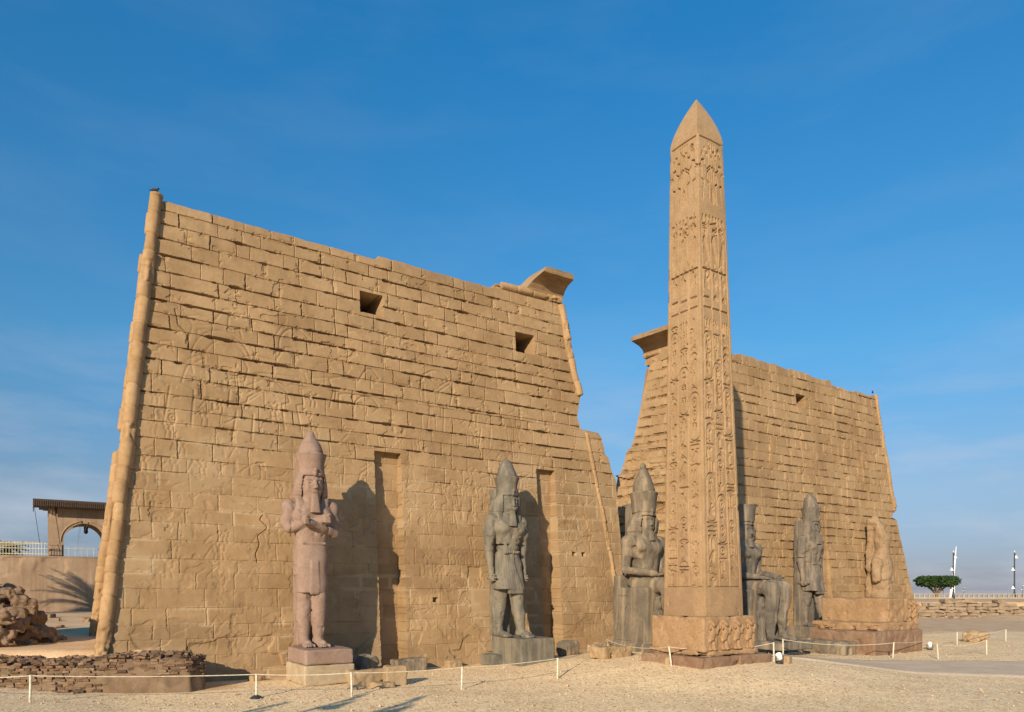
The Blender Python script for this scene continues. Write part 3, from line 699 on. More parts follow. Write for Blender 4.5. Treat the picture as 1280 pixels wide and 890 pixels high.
def inner_x(Y, Z, u):
    rear = interp(Z, [(0, 41.0), (10, 41.2), (14.3, 41.9), (14.5, 42.5), (16.6, 43.2), (16.8, 43.6), (17.6, 43.9), (25.6, 45.75)])
    front = 43.2 + .135 * Z
    x = front * (1 - u) + rear * u
    return x + .5 * (fbm(Y * .5, Z * .5, 4, 96) - .5) * (1 - ss(15.5, 17, Z)) + .25 * np.floor(2.5 * vn(Y * .5, Z * 1.1, 97)) * (1 - ss(14, 17, Z)) * u
side(A, inner_x, None, 24.3, 25.4, -1, 98, 180, 400, .0, 2.2)
side(A, lambda Y, Z, u: RXR(Z), None, 23.9, 23.9, 1, 99, 40, 120)
Z = -.5 + 24.4 * vv; X = (41.5 + .15 * Z) * (1 - uu) + RXR(Z) * uu
A.grid(st3(X, back_y(Z), Z), tint=np.full(X.shape, .5))
adopt(A.build('masonry_wall', M['sandstone'], recalc=False, smooth=False), RT)
moulding([(float(RXR(np.array([z]))[0]) - .12, BAT * z + .1, z) for z in np.linspace(12.6, 23.9, 12)], .24, 'torus_moulding', RT, 76, .9)
cornice([(-1.4, 0), (0, 0), (.05, .22), (.25, .5), (.8, .75), (1.75, .92), (1.75, 1.3), (-1.4, 1.35)], (45.6, 9.4, 25.35), (46.3, 3.6, 25.35), 'cornice_block', RT, 82)
A = Acc(); A.box((46.5, 6.4, 24.9), (.85, 2.9, .5), jit=.05, bevel=.06, tint=.5); adopt(A.build('cornice_bed', M['sandstone'], smooth=False), RT)
moulding([(45.45, 9.3, 25.22), (46.1, 3.8, 25.22)], .2, 'torus_moulding', RT, 77, 1.4)

# ------------------------------------------------------------------ signed distance sculpting
class Sdf:
    def __init__(s, lo, hi, h):
        s.lo = np.array(lo, float); s.h = h; s.n = np.ceil((np.array(hi, float) - s.lo) / h).astype(int) + 1
        s.f = np.full(s.n, 2.0, np.float32); s.ax = [s.lo[k] + np.arange(s.n[k]) * h for k in range(3)]
    def reg(s, lo, hi, m):
        i0 = np.clip(np.floor((np.array(lo) - m - s.lo) / s.h).astype(int), 0, s.n); i1 = np.clip(np.ceil((np.array(hi) + m - s.lo) / s.h).astype(int) + 1, 0, s.n)
        sl = tuple(slice(a, b) for a, b in zip(i0, i1))
        P = [s.ax[0][sl[0]][:, None, None], s.ax[1][sl[1]][None, :, None], s.ax[2][sl[2]][None, None, :]]
        return sl, P
    def _c(s, sl, d, k, sub):
        a = s.f[sl]
        if sub:
            s.f[sl] = np.maximum(a, -d) if k <= 0 else -s._sm(-a, d, k)
        else: s.f[sl] = np.minimum(a, d) if k <= 0 else s._sm(a, d, k)
    @staticmethod
    def _sm(a, b, k):
        h = np.clip(.5 + .5 * (b - a) / k, 0, 1); return b * (1 - h) + a * h - k * h * (1 - h)
    def cap(s, a, b, ra, rb=None, k=.08, sub=False, sq=(1, 1, 1)):
        rb = ra if rb is None else rb; a = np.array(a, float); b = np.array(b, float); r = max(ra, rb)
        sl, (X, Y, Z) = s.reg(np.minimum(a, b) - r * 1.4, np.maximum(a, b) + r * 1.4, k + 3 * s.h)
        d = b - a; L = d @ d + 1e-9
        t = np.clip(((X - a[0]) * d[0] + (Y - a[1]) * d[1] + (Z - a[2]) * d[2]) / L, 0, 1)
        q = np.sqrt(((X - a[0] - t * d[0]) / sq[0]) ** 2 + ((Y - a[1] - t * d[1]) / sq[1]) ** 2 + ((Z - a[2] - t * d[2]) / sq[2]) ** 2)
        s._c(sl, q - (ra + (rb - ra) * t), k, sub); return s
    def ell(s, c, r, k=.08, sub=False):
        c = np.array(c, float); r = np.array(r, float); sl, (X, Y, Z) = s.reg(c - r, c + r, k + 3 * s.h)
        q = np.sqrt(((X - c[0]) / r[0]) ** 2 + ((Y - c[1]) / r[1]) ** 2 + ((Z - c[2]) / r[2]) ** 2)
        s._c(sl, (q - 1) * r.min(), k, sub); return s
    def box(s, c, h, rd=.04, k=.0, sub=False, taper=0, lean=0):
        c = np.array(c, float); h = np.array(h, float); sl, (X, Y, Z) = s.reg(c - h * 1.2 - abs(lean), c + h * 1.2 + abs(lean), k + 3 * s.h)
        tz = np.clip((Z - c[2]) / h[2], -1, 1); f = 1 - taper * (tz + 1) / 2
        qx = np.abs(X - c[0]) - h[0] * f + rd; qy = np.abs(Y - c[1] - lean * tz) - h[1] * f + rd; qz = np.abs(Z - c[2]) - h[2] + rd + 0 * X
        o = np.sqrt(np.maximum(qx, 0) ** 2 + np.maximum(qy, 0) ** 2 + np.maximum(qz, 0) ** 2) + np.minimum(np.maximum(np.maximum(qx, qy), qz), 0) - rd
        s._c(sl, o, k, sub); return s
    def loft(s, st, p=2.0, k=.08, sub=False):
        st = np.array(st, float); z, cx, cy, rx, ry = st.T
        sl, (X, Y, Z) = s.reg((np.min(cx - rx), np.min(cy - ry), z[0]), (np.max(cx + rx), np.max(cy + ry), z[-1]), k + 3 * s.h)
        I = lambda a: np.interp(Z, z, a)
        q = (np.abs((X - I(cx)) / I(rx)) ** p + np.abs((Y - I(cy)) / I(ry)) ** p) ** (1 / p)
        d = np.maximum((q - 1) * np.minimum(I(rx), I(ry)), np.maximum(z[0] - Z, Z - z[-1]) + 0 * q)
        s._c(sl, d, k, sub); return s
    def wear(s, amp, scale, seed, pit=0):
        r = np.random.default_rng(seed)
        for o in range(3):
            sc = scale / 2 ** o; am = amp / 2 ** o
            m = np.ceil(s.n * s.h / sc).astype(int) + 3; lat = r.random(m).astype(np.float32) - .5
            idx = [np.arange(s.n[k]) * s.h / sc for k in range(3)]; i0 = [a.astype(int) for a in idx]
            fr = [(a - b).astype(np.float32) for a, b in zip(idx, i0)]; fr = [f * f * (3 - 2 * f) for f in fr]
            A = lat
            for k in range(3):
                sh = [1, 1, 1]; sh[k] = -1; f = fr[k].reshape(sh)
                A = np.take(A, i0[k], k) * (1 - f) + np.take(A, i0[k] + 1, k) * f
            s.f += am * 2 * A
            if pit and o == 0: s.f += pit * np.clip((A - .22) / .08, 0, 1)
        return s
    def ripple(s, k, period, amp):
        sh = [1, 1, 1]; sh[k] = -1; s.f += (amp * np.sin(s.ax[k] * 2 * np.pi / period)).reshape(sh).astype(np.float32); return s
    def acc(s):
        F = s.f; F[0] = F[-1] = 1; F[:, 0] = F[:, -1] = 1; F[:, :, 0] = F[:, :, -1] = 1
        ins = F < 0; n = F.shape
        c = np.zeros((n[0] - 1, n[1] - 1, n[2] - 1), np.int8)
        for i in (0, 1):
            for j in (0, 1):
                for k in (0, 1): c += ins[i:n[0] - 1 + i, j:n[1] - 1 + j, k:n[2] - 1 + k]
        I = np.argwhere((c > 0) & (c < 8)); vid = np.full(c.shape, -1, np.int64); vid[tuple(I.T)] = np.arange(len(I))
        S = np.zeros((len(I), 3)); W = np.zeros(len(I))
        for axis in range(3):
            o1, o2 = [k for k in range(3) if k != axis]
            for a in (0, 1):
                for b in (0, 1):
                    p = I.copy(); p[:, o1] += a; p[:, o2] += b; q = p.copy(); q[:, axis] += 1
                    fa = F[tuple(p.T)]; fb = F[tuple(q.T)]; m = (fa < 0) != (fb < 0)
                    t = np.where(m, fa / (fa - fb + 1e-12), 0); pt = p.astype(float); pt[:, axis] += t
                    S[m] += pt[m]; W[m] += 1
        V = s.lo + s.h * S / np.maximum(W, 1)[:, None]
        Q = []
        for axis in range(3):
            o1, o2 = (axis + 1) % 3, (axis + 2) % 3
            sa = [slice(None)] * 3; sb = [slice(None)] * 3; sa[axis] = slice(0, -1); sb[axis] = slice(1, None)
            E = np.argwhere(ins[tuple(sa)] != ins[tuple(sb)]); flip = ins[tuple(sa)][tuple(E.T)]
            def cell(d1, d2):
                e = E.copy(); e[:, o1] -= d1; e[:, o2] -= d2; return vid[tuple(e.T)]
            q = np.stack([cell(1, 1), cell(0, 1), cell(0, 0), cell(1, 0)], 1); q[~flip] = q[~flip][:, ::-1]; Q.append(q)
        return Acc().add(V, np.concatenate(Q))
def sculpt(s, name, mat, parent, **kw): return s.acc().build(name, mat, parent, recalc=False, **kw)

def head(s, zc, y0, eyes=True):
    """face with brow, eyes, nose, lips and ears; zc = eye height, y0 = centre depth"""
    s.loft([(zc - .95, 0, y0 + .05, .34, .36), (zc - .6, 0, y0, .44, .46), (zc, 0, y0, .54, .52), (zc + .5, 0, y0 + .05, .52, .5)], 2.3, .1)
    s.ell((0, y0 - .30, zc - .62), (.20, .20, .16), .1)                       # chin
    s.ell((-.22, y0 - .30, zc - .32), (.20, .18, .22), .12); s.ell((.22, y0 - .30, zc - .32), (.20, .18, .22), .12)
    s.cap((-.36, y0 - .40, zc + .17), (-.08, y0 - .50, zc + .16), .06, .06, .05); s.cap((.36, y0 - .40, zc + .17), (.08, y0 - .50, zc + .16), .06, .06, .05)
    for q in (-1, 1):
        s.ell((q * .22, y0 - .53, zc + .02), (.18, .12, .095), .02, True)      # sockets
        s.ell((q * .21, y0 - .42, zc + .02), (.12, .07, .055), .01)           # eyeballs
        s.ell((q * .60, y0 - .06, zc - .06), (.10, .13, .25), .02); s.ell((q * .67, y0 - .12, zc - .02), (.05, .07, .13), .02, True)
    s.cap((0, y0 - .50, zc + .10), (0, y0 - .62, zc - .22), .06, .10, .05); s.ell((0, y0 - .55, zc - .25), (.13, .08, .06), .04)
    s.ell((0, y0 - .48, zc - .40), (.19, .08, .04), .03); s.ell((0, y0 - .47, zc - .49), (.15, .08, .045), .03)
    s.box((0, y0 - .58, zc - .445), (.17, .06, .012), .01, .01, True)
def fist(s, c, d):
    """closed hand with four knuckled fingers and a thumb; d = +1/-1 side the thumb lies on"""
    c = np.array(c, float); s.ell(c, (.21, .24, .26), .06)
    for i in range(4): s.cap(c + (-d * .12, -.20, .15 - .10 * i), c + (d * .12, -.22, .15 - .10 * i), .060, .055, .015)
    s.cap(c + (d * .12, .02, .18), c + (d * .05, -.26, .20), .065, .055, .02)
def foot(s, x, y, z=0, L=1.0):
    s.cap((x, y + .22, z + .25), (x, y - L * .55, z + .17), .25, .19, .1, sq=(1, 1, .9)); s.ell((x, y + .28, z + .2), (.22, .24, .22), .08)
    s.box((x, y - L * .62, z + .09), (.27, .30, .09), .06, .08)
    for i in range(5):
        tx_ = x + (-.21 + .105 * i); s.cap((tx_, y - L * .75, z + .09), (tx_, y - L * (.98 - .03 * abs(i - 1.5)), z + .07), .058, .052, .02)
def nemes(s, zc, y0, lap=True, f=1.0):
    s.loft([(zc - 1.35, 0, y0 + .45, .62 * f, .34 * f), (zc - 1.0, 0, y0 + .40, .92 * f, .46 * f), (zc - .6, 0, y0 + .30, .96 * f, .54 * f), (zc, 0, y0 + .20, .84 * f, .62 * f), (zc + .40, 0, y0 + .12, .68, .66), (zc + .72, 0, y0 + .10, .60, .60)], 2.4, .06)
    s.loft([(zc + .34, 0, y0 + .02, .56, .575), (zc + .50, 0, y0 + .02, .56, .575)], 2.2, .03)          # brow band
    if lap:
        for q in (-1, 1): s.loft([(zc - 2.2, q * .44, y0 - .30, .24, .10), (zc - 1.2, q * .50, y0 - .16, .30, .14), (zc - .75, q * .62, y0 + .02, .26, .2)], 3, .05)
    s.loft([(zc - 1.2, 0, y0 - .35, .34, .62), (zc - .7, 0, y0 - .30, .50, .66), (zc - .2, 0, y0 - .32, .56, .66), (zc + .33, 0, y0 - .34, .54, .62)], 2.6, .02, True)   # opening for the face
    s.cap((0, y0 - .54, zc + .40), (0, y0 - .60, zc + .66), .09, .08, .03); s.ell((0, y0 - .60, zc + .62), (.12, .07, .13), .03)      # cobra
def double_crown(s, zr, rim, tip, y0, white=True, f=1.0, bl=1.0):
    s.loft([(zr, 0, y0, .62 * f, .66 * f), (zr + (rim - zr) * .5, 0, y0, .65 * f, .69 * f), (rim - .12, 0, y0, .74 * f, .76 * f), (rim, 0, y0, .79 * f, .80 * f)], 2, .01)
    s.loft([(rim - .22, 0, y0 + .02, .68, .68), (rim + .01, 0, y0 + .02, .68, .68)], 2, .02, not white)
    if white:
        h = tip - rim
        s.loft([(rim - .1, 0, y0, .61 * f, .64 * f), (rim + h * .15, 0, y0, .59 * f, .62 * f), (rim + h * .42, 0, y0 + .03, .49 * f, .52 * f), (rim + h * .68, 0, y0 + .07, .30 * bl, .32 * bl), (rim + h * .82, 0, y0 + .09, .20 * bl, .2 * bl)], 2, .015)
        s.ell((0, y0 + .10, tip - .2), (.22, .22, .22), .05)
def standing(name, loc, label, mat, scale=1.0, arms='down', wear=.03, beard=True, seed=1, plinth=None, group='colossal royal statues before the pylon', slab=False):
    root = thing(name, loc, label, 'statue', group, scale=scale)
    b = Sdf((-1.75, -2.1, -.15), (1.75, 1.1, 9.1), .036)
    # torso, neck, shoulders
    b.loft([(3.6, 0, .05, .82, .62), (4.4, 0, .05, .84, .60), (5.1, 0, .02, .72, .50), (5.8, 0, -.02, .84, .54), (6.5, 0, -.03, 1.02, .60), (7.0, 0, .03, 1.08, .52), (7.3, 0, .08, .80, .40), (7.5, 0, .1, .5, .35)], 2.3, .12)
    b.cap((0, .08, 7.0), (0, 0, 7.9), .40, .38, .15)
    for q in (-1, 1): b.ell((q * .48, -.42, 6.55), (.46, .26, .34), .15); b.ell((q * 1.10, .06, 6.95), (.36, .38, .40), .12)
    b.ell((0, -.54, 5.35), (.06, .05, .07), .02, True)
    head(b, 8.18, -.12)
    for q in (-1, 1): b.cap((q * 1.17, .06, 6.28), (q * 1.175, .05, 6.18), .36, .36, .01)
    if arms == 'crossed':
        for q in (-1, 1):
            z = 0 if q < 0 else -.18
            b.cap((q * 1.10, .06, 6.9), (q * 1.12, -.12, 5.92 + z), .32, .27, .10)
            b.cap((q * 1.12, -.16, 5.92 + z), (-q * .34, -.80 - .10 * q, 6.30 + z * .75), .26, .17, .05)
            fist(b, (-q * .54, -.80 - .10 * q, 6.38 + z * .75), -q)
        for q in (-1, 1):
            x = q * .335; y = .02 - (.24 if q > 0 else 0)
            b.loft([(.2, x, y + .05, .25, .30), (.5, x, y + .08, .25, .30), (1.4, x, y + .1, .36, .40), (2.1, x, y + .02, .36, .40), (2.5, x, y, .38, .42), (3.7, x * .95, .05, .46, .50)], 2.2, .10)
            foot(b, x, y - .05, 0, 1.05)
    else:
        for q in (-1, 1):
            b.cap((q * 1.16, .06, 6.9), (q * 1.24, .12, 5.3), .33, .28, .10); b.cap((q * 1.24, .12, 5.3), (q * 1.16, -.08, 3.85), .28, .19, .08)
            fist(b, (q * 1.15, -.12, 3.55), -q)
            b.cap((q * 1.15, -.55, 3.55), (q * 1.15, .35, 3.55), .09, .09, .02)
        # right leg upright, left leg a stride ahead
        b.loft([(.2, -.42, .30, .25, .30), (.5, -.42, .33, .25, .30), (1.4, -.42, .33, .37, .42), (2.1, -.42, .2, .36, .42), (2.4, -.42, .16, .38, .44), (3.7, -.42, .06, .48, .52)], 2.2, .10); foot(b, -.42, .18, 0, 1.05)
        b.loft([(.2, .46, -.85, .25, .30), (.5, .46, -.82, .25, .30), (1.4, .45, -.62, .37, .42), (2.1, .44, -.48, .36, .42), (2.4, .44, -.44, .38, .44), (3.7, .42, -.02, .48, .54)], 2.2, .10); foot(b, .46, -.95, 0, 1.05)
    for zc_, tl in ((5.55, .25), (2.95, -.2)):
        if arms != 'crossed': b.box((0, 0, zc_), (1.6, 1.2, .022), .005, .0, True, lean=tl)
    b.wear(wear, .9, seed, wear * .7); b.wear(.012, .22, seed + 50, .03)
    sculpt(b, 'body', mat, root)
    k = Sdf((-1.3, -1.6, 2.4), (1.3, 1.2, 5.6), .045)
    if arms == 'crossed':
        k.loft([(2.70, 0, -.04, .74, .62), (3.6, 0, .02, .80, .64), (4.5, 0, .04, .83, .63), (5.05, 0, .02, .80, .55), (5.25, 0, .0, .79, .54)], 2.6, .03)
        k.box((0, -.60, 3.45), (.24, .06, .85), .04, .05, taper=.2); k.box((0, -.49, 5.16), (.6, .07, .06), .03, .03)
    else:
        k.loft([(2.9, 0, -.22, .98, .74), (3.6, 0, -.08, .95, .70), (4.5, 0, .03, .92, .64), (5.0, 0, .02, .80, .55), (5.2, 0, .0, .78, .53)], 2.5, .03)
        k.loft([(2.65, .1, -.78, .46, .16), (3.8, .03, -.66, .30, .16), (5.0, 0, -.5, .12, .1)], 3, .06); k.box((0, -.5, 5.1), (.55, .12, .10), .03, .03)
    for i in range(9 if arms != 'crossed' else 0):
        x = -.85 + .21 * i; k.cap((x * .5, -.9, 5.0), (x * 1.1, -1.15, 2.8), .03, .03, .02, True)
    (k.ripple(0, .15, .010) if arms != 'crossed' else None); k.wear(wear, .8, seed + 1); sculpt(k, 'kilt', mat, root)
    h_ = Sdf((-1.3, -1.1, 5.8), (1.3, 1.2, 9.2), .036); nemes(h_, 8.18, -.12, True, .95 if arms == 'crossed' else 1.1); h_.ripple(2, .17, .006); h_.wear(wear, .8, seed + 2, wear * .5); sculpt(h_, 'headdress', mat, root)
    c = Sdf((-1, -1, 8.4), (1, 1.1, 11.1), .04); double_crown(c, 8.72, 9.66, 10.83, .02, True, 1.0, 1.0 if arms == 'crossed' else 1.35); c.wear(wear * .7, .7, seed + 3); sculpt(c, 'crown', mat, root)
    if beard:
        d = Sdf((-.5, -1.25, 6.3), (.5, 0, 7.8), .035); d.loft([(6.66, 0, -.66, .26, .18), (7.2, 0, -.62, .20, .17), (7.65, 0, -.52, .17, .16)], 3.5, .03)
        for i in range(6): d.box((0, -.85, 6.75 + .13 * i), (.3, .05, .012), .01, .02, True)
        sculpt(d, 'beard', mat, root)
    p = Sdf((-1.4, .2, -.1), (1.4, 1.5, 10.4), .06)
    if slab: p.box((-.12, .50, 4.3), (1.0, .34, 4.3), .05)
    else: p.box((0, .82, 4.5), (.55, .34, 4.5), .05)
    p.wear(wear, .9, seed + 4); sculpt(p, 'back_pillar', mat, root)
    return root
def worn_block(c, h, name, mat, root=None, seed=0, jit=.03, res=.07, round_=.05, **kw):
    c = np.array(c, float); h = np.array(h, float); s = Sdf(-h - .3, h + .3, res); s.box((0, 0, 0), h, round_); s.wear(jit, .5, seed, jit * 1.5)
    a = s.acc(); a.v = [v_ + c for v_ in a.v]; return a.build(name, mat, root, recalc=False, **kw)

# ---- the standing colossi
S1 = standing('standing_statue', (11.64, -2.1, 1.69), 'pink granite standing statue with arms crossed on its chest', M['pink_granite'], .99, 'crossed', .024, seed=100)
sc = .99
worn_block((.18 / sc, -.80 / sc, -.36 / sc), (1.17 / sc, 1.42 / sc, .36 / sc), 'plinth', M['pink_granite'], S1, 1, .01, .06, .03)
worn_block((.18 / sc, -.80 / sc, -1.20 / sc), (1.23 / sc, 1.48 / sc, .47 / sc), 'plinth_base', M['limestone'], S1, 2, .015, .06, .03)
S2 = standing('standing_statue', (23.74, -1.5, 1.70), 'grey granite striding statue with arms at its sides, standing on a tall grey plinth', M['grey_granite'], .983, 'down', .045, seed=120)
worn_block((.60, -.82, -.86), (1.20, 1.64, .86), 'plinth', M['grey_granite'], S2, 3, .012, .06, .03)
worn_block((-.80, .3, -1.38), (.5, .7, .34), 'plinth_step', M['grey_granite'], S2, 4, .02, .06, .03)
S3 = standing('standing_statue', (54.1, -1.5, 1.42), 'dark slate striding statue with a back slab, left of the empty pedestal', M['slate_granite'], 1.02, 'down', .04, seed=140, slab=True)
worn_block((.0, -.5, -.75), (1.3, 1.9, .75), 'plinth', M['slate_granite'], S3, 5, .03, .08, .05)

# ---- the seated colossi
def seated(loc, label, mat, white=True, seed=200, scale=1.0):
    root = thing('seated_statue', loc, label, 'statue', 'colossal royal statues before the pylon', scale=scale)
    W = .045
    b = Sdf((-1.9, -3.9, .3), (1.9, 1.7, 9.2), .055)
    b.loft([(4.0, 0, .35, 1.10, .90), (4.8, 0, .42, .95, .68), (5.6, 0, .38, 1.04, .70), (6.3, 0, .35, 1.22, .78), (6.8, 0, .40, 1.28, .68), (7.1, 0, .42, .95, .52), (7.3, 0, .42, .55, .42)], 2.3, .12)
    b.cap((0, .4, 6.8), (0, .3, 7.8), .45, .42, .15)
    for q in (-1, 1):
        b.ell((q * .52, -.20, 6.35), (.48, .26, .34), .15); b.ell((q * 1.30, .38, 6.68), (.44, .50, .46), .12)
        b.cap((q * 1.36, .38, 6.65), (q * 1.42, .45, 5.05), .40, .34, .10); b.cap((q * 1.42, .42, 5.0), (q * .98, -1.55, 4.72), .30, .20, .08)
        b.box((q * .82, -1.95, 4.66), (.24, .28, .09), .06, .08)
        for i in range(4): b.cap((q * (.66 + .11 * i), -2.05, 4.66), (q * (.66 + .10 * i), -2.50 + .05 * abs(i - 1.5), 4.60), .06, .05, .02)
        b.cap((q * .60, -1.85, 4.66), (q * .48, -2.15, 4.62), .07, .055, .03)
        b.cap((q * .60, .1, 4.05), (q * .60, -2.35, 4.02), .60, .52, .12)                    # thigh
        b.loft([(.75, q * .6, -2.35, .30, .34), (1.2, q * .6, -2.35, .32, .38), (2.2, q * .6, -2.25, .45, .50), (3.2, q * .6, -2.35, .46, .50), (3.9, q * .6, -2.40, .50, .52), (4.3, q * .6, -2.35, .42, .45)], 2.2, .12)
        foot(b, q * .6, -2.55, .52, 1.15)
    head(b, 7.98, .26)
    b.wear(W, 1.0, seed, W * 1.5); b.wear(.015, .3, seed + 50, .04); sculpt(b, 'body', mat, root)
    t = Sdf((-1.8, -4.2, -.3), (1.8, 1.9, 11.0), .08)
    t.box((0, .05, 1.95), (1.5, 1.50, 1.95), .05); t.box((0, 1.25, 4.1), (1.5, .3, .55), .05); t.box((0, -1.0, .25), (1.62, 2.9, .28), .05)
    t.box((0, -1.55, 2.0), (.42, .35, 1.95), .05)
    t.wear(.04, .9, seed + 1, .05); th = sculpt(t, 'throne', mat, root)
    p = Sdf((-.9, .4, 4.0), (.9, 1.8, 10.8), .08); p.box((0, 1.28, 6.6), (.55, .34, 2.6), .05, taper=.15); p.wear(.05, .9, seed + 2, .05); sculpt(p, 'back_pillar', mat, root)
    # union-of-the-lands carving on the throne flank
    for q in (-1, 1):
        A = Acc()
        def L(pts, r=.035): A.tube([(q * 1.51, y, z) for y, z in pts], r, 6)
        L([(-1.2, .7), (-1.2, 3.4), (1.2, 3.4), (1.2, .7), (-1.2, .7)]); L([(0, .8), (0, 3.0)], .05)
        for k in (-1, 1):
            L([(k * .95, .8), (k * .95, 1.9), (k * .75, 2.3), (k * .8, 2.7), (k * .55, 2.75), (k * .6, 2.3), (k * .5, 1.9), (k * .05, 1.6)]); L([(k * .45, .8), (k * .6, 1.4), (k * .5, 1.9)]); L([(k * .1, 3.0), (k * .4, 2.6), (k * .2, 2.2), (k * .0, 2.0)])
        A.build('carving', mat, th)
    h_ = Sdf((-1.45, -1.0, 5.4), (1.45, 1.7, 9.0), .045); nemes(h_, 7.98, .26, True, 1.22); h_.ripple(2, .20, .007); h_.wear(W, .8, seed + 3, W * .6); sculpt(h_, 'headdress', mat, root)
    c = Sdf((-1.2, -.9, 8.1), (1.2, 1.6, 11.9), .05)
    if white: double_crown(c, 8.5, 9.75, 11.6, .40, True, 1.14, 1.15)
    else: double_crown(c, 8.5, 9.75, 11.6, .40, False, 1.14)
    c.wear(W, .8, seed + 4); sculpt(c, 'crown', mat, root)
    d = Sdf((-.5, -1.2, 6.3), (.5, 0, 7.6), .05); d.loft([(6.75, 0, -.32, .22, .16), (7.4, 0, -.18, .17, .15)], 3, .03); sculpt(d, 'beard', mat, root)
    for q in (-1, 1):                                                     # queens beside the shins
        f = Sdf((-.5, -.5, -.05), (.5, .5, 2.9), .04)
        f.loft([(0, 0, 0, .26, .24), (.9, 0, 0, .24, .22), (1.25, 0, 0, .30, .24), (1.55, 0, 0, .20, .17), (1.9, 0, -.02, .31, .2), (2.05, 0, 0, .26, .16)], 2.2, .06)
        f.ell((0, -.04, 2.35), (.17, .18, .23), .05); f.loft([(1.95, 0, .05, .25, .15), (2.5, 0, .05, .25, .22), (2.62, 0, .05, .18, .18)], 2.3, .04); f.loft([(2.6, 0, .03, .15, .15), (2.85, 0, .03, .17, .17)], 2, .02)
        f.ell((0, -.21, 2.34), (.03, .05, .05), .02)
        for e in (-1, 1): f.cap((e * .33, .02, 1.95), (e * .30, -.02, 1.1), .075, .06, .03); f.ell((e * .12, -.12, 0.06), (.09, .22, .07), .03)
        f.wear(.02, .5, seed + 6); o = sculpt(f, 'queen_figure', mat, root); o.location = (q * 1.18, -2.0, .5)
    return root
seated((32.6, -4.35, .62), 'seated dark statue with full double crown, left of the obelisk', M['dark_granite'], True, 200, 1.03)
seated((42.3, -4.35, .50), 'seated dark statue partly hidden right behind the obelisk, its crown cut off flat', M['slate_granite'], False, 230, 1.03)

# ---- weathered torso behind the west pedestal
M['tan_stone'] = stone('weathered_tan_stone', (.24, .16, .088), (.30, .205, .118), (.36, .255, .155), 1.0, bumpd=.06)
T = thing('broken_statue', (66.0, -.9, 0), 'weathered tan broken statue without a face at the far right end of the wall', 'statue', 'colossal royal statues before the pylon')
s = Sdf((-2.0, -1.6, -.1), (2.0, 1.6, 11.6), .07)
s.loft([(0, 0, 0, 1.15, 1.0), (3.6, 0, 0, 1.0, .9), (5.4, 0, .05, 1.0, .85), (7.0, 0, .05, 1.08, .80), (7.7, .02, .1, .80, .6), (8.2, .1, .05, .72, .62), (9.2, .12, 0, .86, .78), (10.0, .0, .15, .80, .72), (10.8, -.25, .4, .48, .45), (11.3, -.35, .5, .22, .22)], 2.2, .1)
s.loft([(0, -.5, .9, .6, .35), (11.0, -.45, .8, .35, .3)], 3, .12)
s.cap((-1.1, -.1, 7.0), (-1.22, -.15, 5.4), .42, .36, .12); s.cap((1.1, -.1, 7.0), (1.15, -.15, 5.4), .42, .36, .12)
s.cap((-1.25, -.3, 5.3), (-.2, -.95, 5.15), .16, .12, .02, True); s.cap((.3, -1.0, 4.0), (.75, -.9, 2.2), .14, .2, .03, True); s.cap((-.6, -1.0, 7.6), (.9, -.8, 7.5), .12, .12, .03, True)
s.wear(.12, 1.0, 300, .14); s.wear(.03, .3, 301, .05); sculpt(s, 'body', M['tan_stone'], T)
worn_block((0, -.4, .3), (1.7, 1.8, .8), 'plinth', M['tan_stone'], T, 9, .06, .1, .08)

